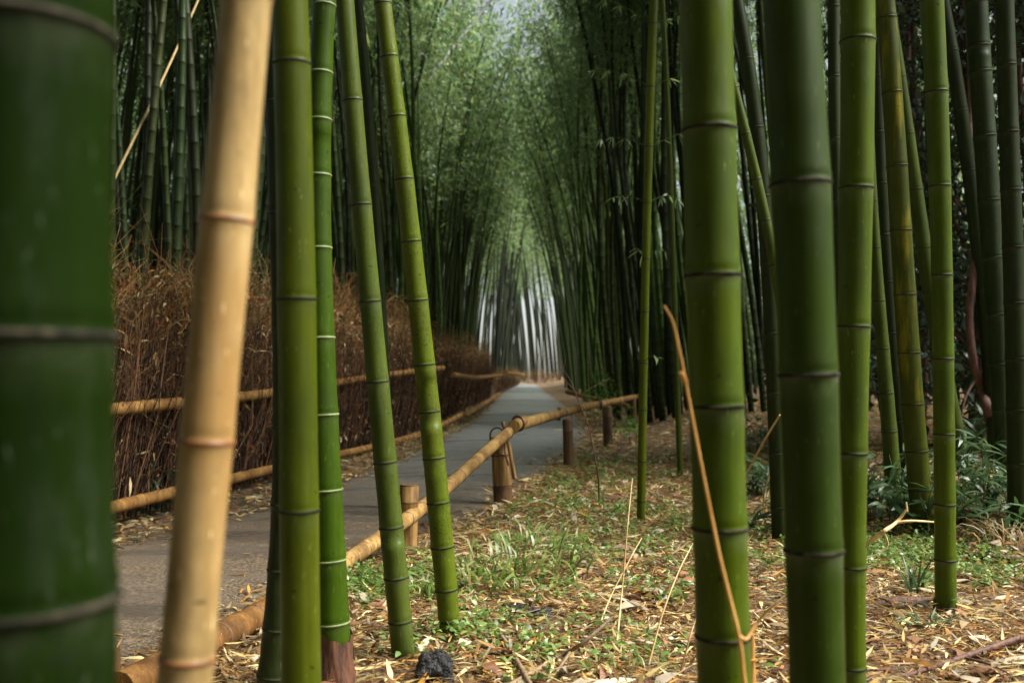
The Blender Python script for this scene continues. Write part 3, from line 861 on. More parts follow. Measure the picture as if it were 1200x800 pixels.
def brush_fence(label, line, n, rail_pts, low_pts, top_h, rail_r):
    base = along(line, np.array([0.5]))[0]
    t = empty('brush_fence', (base[0], base[1], 0), label, 'fence', 'brush fences along the path')
    org = np.array([base[0], base[1], 0])
    P = np.asarray(line, float); dirv = unit((P[-1] - P[0])[None, :])[0]; nor = np.array([-dirv[1], dirv[0]])   # to the left, away from path
    bm = MB()
    # packed upright twigs
    s = RNG.uniform(0, 1, n); p = along(line, s) + nor * RNG.uniform(-.02, .30, n)[:, None]
    g = gz(p[:, 0], p[:, 1])
    hh = RNG.uniform(.5, 1.25, n) * top_h * .72
    P0 = np.concatenate([p, (g + RNG.uniform(0, .25, n))[:, None]], 1)
    lean = np.concatenate([RNG.normal(0, .17, (n, 2)), np.zeros((n, 1))], 1)
    P2 = P0 + lean * 1.0 + np.stack([0 * hh, 0 * hh, hh], 1)
    P1 = (P0 + P2) / 2 + RNG.normal(0, .055, (n, 3))
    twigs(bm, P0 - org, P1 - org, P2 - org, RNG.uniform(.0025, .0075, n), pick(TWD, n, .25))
    # loose tops
    m = int(n * 1.5)
    s = RNG.uniform(0, 1, m); p = along(line, s) + nor * RNG.uniform(.0, .55, m)[:, None]
    topv = top_h * (1 + .14 * np.sin(s * 23) + .10 * np.sin(s * 51) + .06 * np.sin(s * 131))
    z0 = RNG.uniform(.30, 1.0, m) * topv
    P0 = np.concatenate([p, z0[:, None]], 1)
    L = RNG.uniform(.15, .62, m)
    d = unit(np.stack([RNG.normal(0, .6, m), RNG.normal(0, .6, m), RNG.uniform(.5, 1.2, m)], 1))
    P1 = P0 + d * L[:, None] * .5
    d2 = unit(d + RNG.normal(0, .55, (m, 3)) + np.array([0, 0, -.35]))
    P2 = P1 + d2 * L[:, None] * .5
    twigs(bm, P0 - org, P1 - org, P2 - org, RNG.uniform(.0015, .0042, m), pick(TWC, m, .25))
    w_ = int(n * .10)
    s = RNG.uniform(0, 1, w_) ** 1.0; p = along(line, s) + nor * RNG.uniform(0, .5, w_)[:, None]
    P0 = np.concatenate([p, (top_h * RNG.uniform(.7, 1.0, w_))[:, None]], 1); L = RNG.uniform(.3, .95, w_)
    d = unit(np.stack([RNG.normal(0, .5, w_), RNG.normal(0, .5, w_), RNG.uniform(.6, 1.2, w_)], 1)); P1 = P0 + d * L[:, None] * .55
    P2 = P1 + unit(d + RNG.normal(0, .7, (w_, 3)) + np.array([0, 0, -.6])) * L[:, None] * .45
    twigs(bm, P0 - org, P1 - org, P2 - org, RNG.uniform(.0015, .0045, w_), pick(TWC, w_, .25))
    b = bm.obj('brush', M['twig'], t)
    lf = MB(); k = int(n * 2.0)
    s = RNG.uniform(0, 1, k); p = along(line, s) + nor * RNG.uniform(-.05, .35, k)[:, None]
    z = RNG.uniform(.12, 1.05, k) ** 0.9 * top_h
    leaves(lf, np.concatenate([p, z[:, None]], 1) - org, RNG.normal(size=(k, 3)) + np.array([0, 0, -.3]), RNG.uniform(.03, .16, k), RNG.uniform(.008, .032, k),
           pick([(.52, .32, .12), (.36, .17, .055), (.62, .48, .26), (.2, .09, .035), (.07, .11, .03), (.45, .22, .07)], k, .3), curl=.4)
    lf.obj('dead_leaves', M['litter'], t)
    for pts, nm in ((rail_pts, 'rail'), (low_pts, 'rail')):
        if not pts: continue
        q = smooth_line(pts, 40)
        d = np.concatenate([[0], np.cumsum(np.linalg.norm(np.diff(q, axis=0), axis=1))])
        ss, ff, nv = [0], [1], [0]
        x = .18
        while x < d[-1] - .05:
            for o, f in ((-.012, 1.0), (-.004, 1.09), (.004, 1.09), (.012, 1.0)):
                ss.append(x + o); ff.append(f); nv.append(0)
            x += random.uniform(.2, .32)
        ss.append(d[-1]); ff.append(1); nv.append(0)
        pp = np.stack([np.interp(ss, d, q[:, j]) for j in range(3)], 1)
        mr = np.zeros(len(ss) - 1, int); mr[2::4] = 1; mr = mr[:len(ss) - 1]
        rb = MB(); tube(rb, pp - org, rail_r * np.array(ff), 14, mat=mr, nd=nv)
        rb.obj(nm, [M['rail_path'], M['ring_brown']], t)
    return t, org


def at(x, y, Y):
    return px(x, y, Y)


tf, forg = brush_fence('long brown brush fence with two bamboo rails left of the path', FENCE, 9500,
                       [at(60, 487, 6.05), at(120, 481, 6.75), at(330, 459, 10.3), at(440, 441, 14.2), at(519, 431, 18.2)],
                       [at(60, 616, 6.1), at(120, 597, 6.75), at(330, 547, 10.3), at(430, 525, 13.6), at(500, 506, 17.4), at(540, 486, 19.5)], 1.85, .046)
for (x, y, Y) in ((300, 463, 9.6), (395, 450, 12.4), (517, 432, 18.0)):
    b = MB(); c = at(x, y, Y)
    a = np.linspace(0, 2 * math.pi, 14)
    for off in (-.012, .0, .012):
        tube(b, np.stack([c.x - forg[0] + off + 0 * a, c.y - forg[1] + .063 * np.cos(a) + off * 2, c.z + .063 * np.sin(a)], 1), .006, 5, cap=False)
    b.obj('lashing', M['wire'], tf)
brush_fence('farther brown brush fence beyond the bend with a sagging rail', [(-1.66, 19.0), (-1.45, 24), (-1.15, 31), (-.85, 40)], 4200,
            [at(531, 439, 19.2), at(560, 442, 26), at(588, 439, 39)], [at(545, 487, 20.5), at(575, 468, 30), at(585, 461, 38)], 1.75, .05)
brush_fence('small low brush fence at the far end of the path', [(-.6, 46), (0.0, 60), (.6, 74), (4.0, 80)], 1500,
            [at(594, 437, 47), at(614, 439, 70)], None, .95, .07)

# ------------------------------------------------------------------ low rail fence right of the path
def jointed(mb, pts, r, step=(.2, .3), sides=16, ringmat=1, n=60):
    q = smooth_line(pts, n)
    d = np.concatenate([[0], np.cumsum(np.linalg.norm(np.diff(q, axis=0), axis=1))])
    ss, ff, mm = [0.0], [1.0], []
    x = .12
    while x < d[-1] - .05:
        ss += [x - .02, x - .006, x, x + .004, x + .014]; ff += [1.0, 1.03, 1.09, 1.0, 1.0]
        x += random.uniform(*step)
    ss.append(d[-1]); ff.append(1.0)
    pp = np.stack([np.interp(ss, d, q[:, j]) for j in range(3)], 1)
    mr = np.zeros(len(ss) - 1, int); mr[3::5] = ringmat
    tube(mb, pp, r * np.array(ff), sides, mat=mr, nd=np.zeros(len(ss)))


B0 = gpx(590, 592)
fr = empty('rail_fence', B0, 'low bamboo rail fence with short posts on the right edge of the path', 'fence')
fo = np.array(B0)
YB = B0.y
mb = MB(); jointed(mb, [np.array(at(602, 499, YB - .12)) - fo, np.array(at(650, 486, 11.5)) - fo, np.array(at(690, 476, 14.6)) - fo, np.array(at(750, 464, 20.5)) - fo], .052, (.26, .4))
mb.obj('rail', [M['rail'], M['ring_brown']], fr)
mb = MB(); jointed(mb, [np.array(at(613, 492, YB + .25)) - fo, np.array(at(572, 527, 7.9)) - fo, np.array(at(520, 574, 6.9)) - fo, np.array(at(470, 613, 6.15)) - fo, np.array(at(430, 641, 5.75)) - fo, np.array(at(386, 672, 5.35)) - fo], .046, (.22, .34))
mb.obj('rail', [M['rail'], M['ring_brown']], fr)


def post(base, top_px, r, lean=(0, 0), dark=.5):
    b = np.array(base) - fo; H = top_px
    mb = MB()
    zs = np.array([-.08, 0, .03, H * .28, H * .30, H * .55, H * .72, H * .74, H * .76, H * .98, H])
    fc = np.array([1.15, 1.12, 1.06, 1.03, 1.05, 1.0, .98, 1.04, .98, .97, .94])
    P = np.stack([b[0] + lean[0] * zs, b[1] + lean[1] * zs, b[2] + zs], 1)
    tube(mb, P, r * fc, 18, mat=np.array([1] * 9 + [0]) if dark > .8 else np.array([1, 1, 1, 1, 0, 0, 1, 0, 0, 0]) if dark > .5 else np.array([1, 1, 0, 0, 0, 0, 1, 0, 0, 1]))
    return mb.obj('post', [M['post'], M['bark']], fr), P


post(B0, .58, .078, (-.06, .02), .6)
# the wooden stake, wire hoop and wire binding on the near post
b = MB(); tube(b, [np.array(at(603, 560, YB - .10)) - fo, np.array(at(596, 520, YB - .10)) - fo, np.array(at(589, 494, YB - .08)) - fo], [.018, .017, .016], 8); b.obj('stake', M['post'], fr)
a = np.linspace(0, math.pi, 14)
b = MB(); hoop = [np.array(at(575, 523, YB - .06)) - fo] + [np.array(at(582.5 - 8 * math.cos(q), 510 - 9 * math.sin(q), YB - .06)) - fo for q in a] + [np.array(at(592, 530, YB - .12)) - fo, np.array(at(596, 545, YB - .12)) - fo]
tube(b, smooth_line(hoop, 40), .008, 6); b.obj('wire_hoop', M['wire'], fr)
b = MB(); c = np.array(at(607, 496, YB - .02)) - fo
ax = unit(np.array([[.55, .75, .05]]))[0]; u = unit(np.cross(ax, [0, 0, 1.0])[None])[0]; v = np.cross(ax, u); a = np.linspace(0, 2 * math.pi, 20)
tube(b, c + .062 * (np.cos(a)[:, None] * u + np.sin(a)[:, None] * v), .011, 7, cap=False); b.obj('binding_ring', M['wire'], fr)
b = MB(); a = np.linspace(0, 2 * math.pi, 20)
tube(b, np.stack([.080 * np.cos(a) - .028, .080 * np.sin(a), .44 + .01 * np.sin(a * 2)], 1), .004, 5, cap=False); b.obj('wire_band', M['wire'], fr)
for (x, y, H, r) in (
        (667, 547, .57, .060), (713, 523, .60, .070), (743, 503, .60, .062)):
    post(gpx(x, y), H, r, (-.04, 0), .9)
for (x, y, Y) in ((655, 485, 11.8), (704, 474, 15.2)):
    b = MB(); c = np.array(at(x, y, Y)) - fo; a = np.linspace(0, 2 * math.pi, 14)
    for off in (-.014, 0, .014):
        tube(b, np.stack([c[0] + off + 0 * a, c[1] + .066 * np.cos(a) + off, c[2] + .072 * np.sin(a)], 1), .007, 5, cap=False)
    b.obj('lashing', M['wire'], fr)
post(gpx(477, 645), .42, .062, (.03, 0), .3)

# far rail behind it
b = MB(); c0 = np.array(at(664, 459, 24)); jointed(b, [at(664, 459, 22.5), at(700, 468, 21.5), at(738, 476, 20.8)], .05, (.3, .5), 8)
o = b.obj('fence_rail', [M['rail'], M['ring_brown']], None, loc=at(700, 468, 21.5))
tag(o, 'short dark bar slanting behind the far end of the rail fence', 'rail')

# log lying along the path edge, near left
b = MB()
jointed(b, [np.array(gpx(x, y, .055)) for x, y in ((345, 697), (290, 728), (215, 768), (140, 806))], .058, (.3, .5), 16)
o = b.obj('fallen_log', [M['log'], M['bark']], None, loc=gpx(240, 755))
tag(o, 'brown bamboo log lying on the path edge behind the dry tan stalk', 'log')
b = MB(); g0 = gpx(133, 800)
tube(b, [(g0.x, g0.y, -.05), (g0.x, g0.y, .10), (g0.x, g0.y, .125)], [.026, .025, .023], 10)
tag(b.obj('stump', M['bark'], None, loc=(g0.x, g0.y, 0)), 'small dark stump at the lower left beside the thick blurred bamboo', 'stump')


# ------------------------------------------------------------------ sticks, stems, stones
def stick(name, label, cat, pts, r, mat, branches=(), sides=8, group=None, n=24):
    """pts = (x, y, distance) or Vectors; branches = more such lists with radii"""
    conv = lambda p: p if isinstance(p, Vector) else px(*p)
    q = [conv(p) for p in pts]
    b = MB(); L = smooth_line(q, n)
    tube(b, L, np.linspace(r[0], r[1], n), sides, jitter=.06)
    for bp, br in branches:
        k = smooth_line([conv(p) for p in bp], 12); tube(b, k, np.linspace(br[0], br[1], 12), 6)
    o = b.obj(name, M[mat], None, loc=q[0])
    return tag(o, label, cat, group)


stick('dry_reed', 'orange brown dry stem rising across the large bright green bamboo', 'reed',
      [(900, 1120, 1.93), (884, 880, 1.93), (872, 795, 1.93), (866, 745, 1.93), (843, 650, 1.95), (822, 545, 1.97), (803, 445, 1.99), (795, 405, 2.0), (788, 376, 2.0), (778, 358, 2.0)], (.0046, .0024), 'orange_stem',
      [([(803, 448, 1.985), (800, 440, 1.975), (797, 436, 1.97)], (.006, .004)), ([(866, 745, 1.93), (874, 749, 1.93), (880, 741, 1.94), (886, 730, 1.95)], (.004, .003))], n=60)
stick('bamboo_stub', 'short cut orange bamboo stub beside the foot of the bright green bamboo', 'stub',
      [gpx(882, 858), (881, 800, 3.3), (879, 742, 3.3)], (.016, .0135), 'orange_stem', [([(881, 774, 3.29), (880.9, 772, 3.29)], (.019, .019))])
ST = [
    ('pale straw stem leaning right from behind the bright green bamboo towards the dark one', [gpx(876, 752), (893, 722, 3.95), (926, 692, 3.9)], (.006, .004)),
    ('bent straw stalk high in the gap left of the large dark bamboo', [gpx(868, 566), (880, 545, 7.3), (898, 512, 6.6), (914, 486, 6.2)], (.010, .006)),
    ('drooping straw stalk hugging the left edge of the large dark bamboo', [gpx(894, 600), (896, 575, 7.3), (905, 545, 7.2), (912, 505, 7.1), (906, 470, 7.0), (903, 440, 7.0)], (.008, .004)),
    ('upright pale straw standing alone in the litter left of the slender bamboo', [gpx(722, 760), (729, 690, 4.3), (735, 620, 4.3), (741, 560, 4.4)], (.0045, .002)),
    ('slanting pale straw just left of the large bright green bamboo', [gpx(758, 786), (776, 720, 3.9), (795, 670, 4.0), (812, 636, 4.1)], (.0042, .002)),
    ('low slanting straw near the bottom edge right of centre', [gpx(796, 792), (806, 755, 3.7), (818, 715, 3.75)], (.0042, .002)),
    ('faint straw bending right beside the upright pale straw', [gpx(700, 740), (715, 700, 4.6), (738, 655, 4.7), (752, 630, 4.8)], (.004, .002)),
]
for lab, p, r in ST:
    stick('straw_stalk', lab, 'stem', p, r, 'straw', group='straw stems in the litter')
stick('branch', 'forked beige dead branch behind the tall green bamboo on the right', 'branch', [gpx(1012, 640), (1030, 626, 5.2), (1050, 612, 5.3), (1063, 596, 5.3)], (.014, .007), 'straw',
      [([(1050, 612, 5.3), (1070, 610, 5.3), (1102, 612, 5.4)], (.009, .004)), ([(1063, 599, 5.3), (1062, 588, 5.3)], (.006, .004)), ([(1036, 622, 5.2), (1040, 640, 5.2), (1022, 652, 5.2)], (.005, .003))])
stick('stick', 'grey brown stick lying slanted in the litter at bottom centre', 'stick', [gpx(571, 722, .03), gpx(596, 757, .03), gpx(624, 806, .05)], (.008, .010), 'stick')
stick('branch', 'long fallen twig with a raised dark tip at bottom centre', 'branch', [gpx(588, 808, .04), gpx(650, 772, .03), (684, 752, 3.85), (718, 722, 3.9)], (.010, .006), 'stick',
      [([(668, 764, 3.85), (650, 790, 3.75), gpx(640, 806)], (.007, .004))])
stick('branch', 'brown log lying in the litter right of the upright green bamboo', 'branch', [gpx(1112, 648, .02), gpx(1150, 652, .03), gpx(1200, 658, .03)], (.018, .026), 'vine')
stick('branch', 'dark brown branch lying in the lower right corner', 'branch', [gpx(1060, 792, .02), gpx(1120, 772, .03), gpx(1210, 742, .06)], (.008, .014), 'vine', [([gpx(1130, 770, .03), gpx(1160, 778, .05), gpx(1185, 790, .03)], (.006, .003))])
stick('branch', 'second brown stick in the litter right of the upright green bamboo', 'branch', [gpx(1122, 676, .02), gpx(1165, 684, .03), gpx(1205, 690, .02)], (.009, .012), 'vine')
stick('sapling', 'thin leafless red brown sapling with forked twigs behind the rail fence posts', 'sapling',
      [gpx(702, 594), (701, 560, 8.2), (694, 520, 8.2), (688, 495, 8.2), (678, 470, 8.2), (668, 445, 8.2), (652, 425, 8.2), (628, 414, 8.3)], (.007, .002), 'vine',
      [([(672, 456, 8.2), (660, 440, 8.1), (664, 415, 8.1)], (.004, .0015)), ([(692, 508, 8.2), (702, 490, 8.2), (708, 475, 8.2)], (.004, .002)), ([(676, 466, 8.2), (690, 456, 8.2), (716, 442, 8.3)], (.003, .0015))])
stick('dry_bamboo', 'broken pale dead cane leaning among the dark stems above the brush fence', 'dead cane', [(46, 392, 11.4), (128, 222, 11.8), (185, 105, 12.2), (228, 10, 12.6), (262, -70, 12.9)], (.017, .013), 'straw', n=40)
stick('dry_bamboo', 'pale grey dead cane slanting through the leaves at top centre left', 'dead cane', [(400, 262, 31), (495, 105, 32), (560, 20, 33), (600, -30, 33)], (.06, .05), 'deadgrey')
stick('dry_bamboo', 'pale fallen cane lying across the floor behind the upright green bamboo', 'dead cane', [gpx(1068, 490, .25), gpx(1100, 487, .3), gpx(1160, 476, .35)], (.035, .03), 'straw')

# twisting vine in the dark on the right
stick('vine', 'reddish brown twisting vine stem hanging in the dark right grove', 'vine',
      [gpx(1166, 512), (1160, 490, 9.6), (1151, 455, 9.5), (1141, 425, 9.4), (1136, 370, 9.4), (1141, 320, 9.4), (1141, 270, 9.5), (1134, 200, 9.6), (1138, 100, 9.8), (1130, -60, 10)], (.045, .03), 'vine',
      [([(1152, 455, 9.5), (1160, 440, 9.4), (1166, 415, 9.4), (1163, 390, 9.4)], (.022, .012)), ([(1146, 440, 9.45), (1130, 470, 9.3), (1124, 520, 9.2)], (.015, .01))], n=60)


def stone(label, x, y, r, sq):
    g0 = gpx(x, y); b = MB()
    U, V = 36, 24
    v = []
    ph = random.uniform(0, 6)
    for i in range(V + 1):
        th = math.pi * i / V
        for j in range(U):
            a = 2 * math.pi * j / U
            k = (1 + .03 * random.uniform(-1, 1)) + .16 * math.sin(3 * a + ph) * math.sin(th) + .12 * math.sin(5 * th + 2 * a + ph) + .05 * math.sin(9 * a + 7 * th)
            v.append((r * sq[0] * k * math.sin(th) * math.cos(a), r * sq[1] * k * math.sin(th) * math.sin(a), r * sq[2] * k * math.cos(th) + r * sq[2] * .55))
    q = np.arange((V + 1) * U).reshape(V + 1, U)
    f = np.stack([q[:-1], np.roll(q[:-1], -1, 1), np.roll(q[1:], -1, 1), q[1:]], -1).reshape(-1, 4)[:, ::-1]
    b.add(v, f)
    o = b.obj('stone', M['stone']); o.location = g0
    return tag(o, label, 'stone')


stone('black angular stone at the foot of the olive leaning bamboo', 511, 798, .070, (1, .8, 1.0))
stone('small dark flat stone in the litter right of the speckled bamboo', 634, 724, .06, (1.4, .7, .5))
stone('pale edged grey stone beside the small dark one in the litter', 607, 720, .045, (1.2, .8, .7))

# ------------------------------------------------------------------ leaf litter
LIT = [(0.15, 0.075, 0.028), (0.30, 0.15, 0.05), (0.10, 0.055, 0.022), (0.22, 0.11, 0.038), (0.17, 0.10, 0.04), (0.24, 0.16, 0.07), (0.40, 0.28, 0.11), (0.13, 0.070, 0.024), (0.46, 0.23, 0.05), (0.09, 0.052, 0.024), (0.32, 0.25, 0.12), (0.56, 0.44, 0.19), (0.48, 0.34, 0.13), (0.64, 0.55, 0.33), (0.36, 0.21, 0.07), (0.27, 0.13, 0.04), (0.60, 0.49, 0.24), (0.72, 0.64, 0.42), (0.66, 0.56, 0.32), (0.58, 0.50, 0.33), (0.42, 0.22, 0.07), (0.20, 0.11, 0.055), (0.44, 0.42, 0.36)]
LIT = [(r, g * .97, b * .80) for r, g, b in LIT]


def litter_points(n, xr, yr, ok):
    x = RNG.uniform(*xr, n); y = RNG.uniform(*yr, n)
    k = ok(x, y); x, y = x[k], y[k]
    return np.stack([x, y, gz(x, y)], 1)


right_floor = lambda x, y: (x > edge_at(R_EDGE, y) - .12 + .25 * RNG.normal(size=len(x)) ** 2 * -.3) & (np.abs(x) < .56 * y + .3)
lm = MB()
for n, yr, ls in ((92000, (2.9, 7.5), (.022, .105)), (60000, (7.5, 13), (.04, .13)), (30000, (13, 30), (.10, .2))):
    P = litter_points(int(n * 1.5), (-1.9, 9 if yr[1] < 20 else 14), yr, right_floor)
    drift = .62 + .38 * np.sin(P[:, 0] * 3.1 + 2 * np.sin(P[:, 1] * 1.3)) * np.sin(P[:, 1] * 2.7 + 1.7 * np.sin(P[:, 0] * 1.9))
    P = P[RNG.random(len(P)) < drift + .1]; m = len(P)
    P[:, 2] += np.abs(rough_h).mean() + RNG.uniform(.002, .028, m)
    a = RNG.uniform(0, 6.28, m)
    d = np.stack([np.cos(a), np.sin(a), RNG.normal(0, .16, m)], 1)
    L = ls[0] + (ls[1] * 1.25 - ls[0]) * RNG.uniform(0, 1, m) ** 1.6
    leaves(lm, P, d, L, L * RNG.uniform(.07, .19, m), pick(LIT, m, .22), fold=.3, curl=RNG.normal(.1, .5, m), flat=.35)
# straw thin bits
P = litter_points(36000, (-1.9, 7), (2.9, 12), right_floor); m = len(P); P[:, 2] += RNG.uniform(.01, .035, m)
a = RNG.uniform(0, 6.28, m); d = np.stack([np.cos(a), np.sin(a), RNG.normal(0, .12, m)], 1)
leaves(lm, P, d, RNG.uniform(.08, .22, m), RNG.uniform(.003, .007, m), pick(LIT[:3] + [LIT[6]], m, .2), fold=.1)
# broad sheath scraps
P = litter_points(1500, (-1.9, 7), (2.9, 10), right_floor); m = len(P); P[:, 2] += RNG.uniform(.015, .035, m)
a = RNG.uniform(0, 6.28, m); d = np.stack([np.cos(a), np.sin(a), RNG.normal(0, .12, m)], 1)
leaves(lm, P, d, RNG.uniform(.10, .22, m), RNG.uniform(.03, .06, m), pick([(.5, .36, .2), (.34, .17, .08), (.6, .5, .36), (.22, .10, .05), (.55, .46, .32)], m, .2), fold=.6, curl=RNG.normal(.2, .5, m), flat=.3)
# under the brush fence and along the left edge of the path
P = litter_points(24000, (-3.6, -.6), (4.6, 30), lambda x, y: (x < edge_at(L_EDGE, y) + .1 - .12 * RNG.exponential(1, len(x)) + .12) & (x > edge_at(L_EDGE, y) - .75)); m = len(P); P[:, 2] += RNG.uniform(.003, .05, m)
a = RNG.uniform(0, 6.28, m); d = np.stack([np.cos(a), np.sin(a), RNG.normal(0, .2, m)], 1); L = RNG.uniform(.05, .12, m)
leaves(lm, P, d, L, L * RNG.uniform(.15, .3, m), pick(LIT + [(.10, .14, .10), (.16, .20, .15), (.07, .11, .07), (.09, .15, .09), (.05, .09, .05)], m, .2), fold=.3, curl=RNG.normal(.1, .5, m), flat=.5)
# gathered along both edges of the asphalt
for E, sgn in ((L_EDGE, 1), (R_EDGE, -1)):
    yv = RNG.uniform(3, 26, 4200); xv = edge_at(E, yv) + sgn * (RNG.exponential(.10, 4200) - .06)
    P = np.stack([xv, yv, np.full(4200, .02) + RNG.uniform(0, .012, 4200)], 1); a = RNG.uniform(0, 6.28, 4200)
    d = np.stack([np.cos(a), np.sin(a), RNG.normal(0, .06, 4200)], 1); L = RNG.uniform(.025, .09, 4200)
    leaves(lm, P, d, L, L * RNG.uniform(.1, .22, 4200), pick(LIT, 4200, .25), fold=.2, flat=.2)
# a few blown on to the asphalt
P = litter_points(420, (-3, 2), (3, 26), lambda x, y: (x > edge_at(L_EDGE, y)) & (x < edge_at(R_EDGE, y)) & (RNG.random(len(x)) < .8)); m = len(P); P[:, 2] += .036
a = RNG.uniform(0, 6.28, m); d = np.stack([np.cos(a), np.sin(a), RNG.normal(0, .04, m)], 1); L = RNG.uniform(.03, .08, m)
leaves(lm, P, d, L, L * .2, pick(LIT, m, .2), fold=.2, flat=.1)
tag(lm.obj('leaf_litter', M['litter']), 'fallen bamboo leaves and straw covering the floor', 'leaf litter', kind='stuff')

# green ground cover in patches
gc = MB()
GC = [(0.11, 0.20, 0.035), (0.14, 0.25, 0.045), (0.17, 0.27, 0.07), (0.09, 0.16, 0.035), (0.20, 0.26, 0.06)]
for (x, y, rx, ry, n) in ((440, 690, .22, .4, 1500), (560, 690, .3, .4, 700), (600, 600, .5, .8, 900), (700, 600, .45, .8, 1900), (655, 640, .3, .5, 900), (760, 650, .4, .6, 1100), (830, 650, .3, .5, 500),
                           (1055, 655, .42, .6, 4200), (1110, 668, .4, .35, 1300), (620, 575, .4, .9, 800), (690, 545, .5, 1.6, 900), (760, 540, .7, 1.6, 700), (900, 610, .5, 1.0, 1200), (885, 545, .6, 1.6, 900), (640, 570, .5, 1.2, 1100), (730, 560, .6, 1.2, 1300), (790, 610, .5, .8, 900), (960, 640, .4, .6, 800), (545, 740, .2, .2, 500), (690, 690, .35, .3, 500), (620, 760, .4, .25, 500), (840, 700, .5, .4, 500), (700, 780, .4, .2, 500)):
    c = gpx(x, y)
    n = int(n * .6)
    q = RNG.normal(size=(n, 2)) * np.array([rx, ry]) * .75
    clump = q[RNG.integers(0, max(1, n // 9), n)] + RNG.normal(size=(n, 2)) * .025
    X = c.x + clump[:, 0]; Yv = c.y + clump[:, 1]
    k = X > edge_at(R_EDGE, Yv) + .03; X, Yv = X[k], Yv[k]; m = len(X)
    P = np.stack([X, Yv, gz(X, Yv) + RNG.uniform(.015, .085, m)], 1)
    d = np.stack([RNG.normal(0, 1, m), RNG.normal(0, 1, m), RNG.normal(.15, .35, m)], 1)
    leaves(gc, P, d, RNG.uniform(.02, .05, m), RNG.uniform(.012, .024, m), pick(GC, m, .2), curl=.3, flat=.4)
tag(gc.obj('ground_cover', M['plant']), 'low bright green weeds spreading over the litter', 'ground cover', kind='stuff')


# ------------------------------------------------------------------ plants
def tuft(name, label, cat, pos, n, spread, L, W, cols, up=1.0, group=None, droop=.8, mat='plant'):
    """grass-like clump: curved blades of three segments"""
    b = MB(); m = n
    a = RNG.uniform(0, 6.28, m); r = spread * np.sqrt(RNG.uniform(0, 1, m))
    P0 = np.stack([r * np.cos(a), r * np.sin(a) * .8, np.zeros(m)], 1)
    a2 = a + RNG.normal(0, .9, m)
    out = np.stack([np.cos(a2), np.sin(a2), np.zeros(m)], 1)
    Lv = RNG.uniform(.5, 1.0, m) * L; Wv = RNG.uniform(.7, 1.2, m) * W
    side = np.stack([-np.sin(a2), np.cos(a2), RNG.normal(0, .3, m)], 1)
    tilt = RNG.uniform(.15, .8, m)
    pts = []
    ang = np.pi / 2 - tilt * .5
    p = P0.copy(); rows = [p.copy()]
    for k in range(4):
        p = p + (out * np.cos(ang)[:, None] + np.array([0, 0, 1.0]) * np.sin(ang)[:, None] * up) * (Lv / 4)[:, None]
        rows.append(p.copy()); ang = ang - droop * RNG.uniform(.3, 1.0, m)
    wid = [.45, .9, 1.0, .7, .05]
    V = np.stack([np.stack([q - side * (Wv * w / 2)[:, None], q + side * (Wv * w / 2)[:, None]], 1) for q, w in zip(rows, wid)], 1)
    base = np.arange(m)[:, None] * 10
    f = np.concatenate([base + np.array([[2 * k, 2 * k + 1, 2 * k + 3, 2 * k + 2]]) for k in range(4)])
    b.add(V.reshape(-1, 3), f, 0, np.repeat(pick(cols, m, .2), 10, axis=0))
    o = b.obj(name, M[mat]); o.location = pos
    return tag(o, label, cat, group)


GRC = [(0.12, 0.21, 0.035), (0.16, 0.26, 0.05), (0.085, 0.16, 0.03), (0.24, 0.29, 0.09), (.34, .30, .14)]
tuft('grass_tuft', 'broad green grass clump in the litter right of the speckled bamboo', 'grass', gpx(600, 672), 100, .46, .38, .016, GRC, group='grass clumps in the litter')
tuft('grass_tuft', 'low grass clump at the foot of the speckled bamboo on its right', 'grass', gpx(556, 690), 75, .30, .31, .015, GRC, group='grass clumps in the litter')
tuft('grass_tuft', 'upright grass clump nearest the rail post, behind the broad clump', 'grass', gpx(632, 645), 50, .30, .32, .015, GRC, group='grass clumps in the litter')
tuft('grass_tuft', 'small grass sprig between the two slanting bamboos', 'grass', gpx(500, 700), 50, .16, .26, .015, GRC, group='grass clumps in the litter')
tuft('grass_tuft', 'weedy grass left of the olive leaning bamboo beside the rail', 'grass', gpx(432, 700), 60, .2, .2, .016, GRC, group='grass clumps in the litter')
tuft('grass_tuft', 'stiff dark grass sprig left of the foot of the upright green bamboo', 'grass', gpx(1070, 698), 22, .05, .26, .014, [(0.04, .085, .03), (.06, .11, .04)], droop=.3)
tuft('needle_sprig', 'fallen green needle spray below the upright green bamboo', 'sprig', gpx(1085, 738) + Vector((0, 0, .02)), 46, .07, .26, .007, [(0.05, .11, .035), (.09, .15, .06)], up=.25, droop=.25)
tuft('grass_tuft', 'dry straw tuft on the litter at the right edge', 'grass', gpx(1188, 640), 90, .22, .34, .008, [(.42, .30, .14), (.5, .4, .22), (.25, .16, .07)])
tuft('grass_tuft', 'thin grass at the bottom edge left of the bright green bamboo', 'grass', gpx(735, 800), 34, .16, .16, .008, [(.16, .18, .05), (.3, .28, .1)], group='grass clumps in the litter')

# curled brown sheath lying right of centre
b = MB(); g0 = gpx(1060, 712)
rows, S = 10, 9
v = []
for i in range(rows):
    t = i / (rows - 1)
    for s in range(S):
        a = math.pi * (s / (S - 1)) * 1.2 - .3
        w = .035 * math.sin(math.pi * min(1, t * .9 + .12)) + .006
        v.append(((t - .5) * .32, w * math.cos(a) + .03 * math.sin(t * 3), w * .8 * math.sin(a) + .012 + .03 * t * t))
q = np.arange(rows * S).reshape(rows, S)
b.add(v, np.stack([q[:-1, :-1], q[1:, :-1], q[1:, 1:], q[:-1, 1:]], -1).reshape(-1, 4))
o = b.obj('fallen_sheath', M['sheath']); o.location = g0
tag(o, 'curled dark brown bamboo sheath on the litter left of the upright green bamboo', 'sheath')


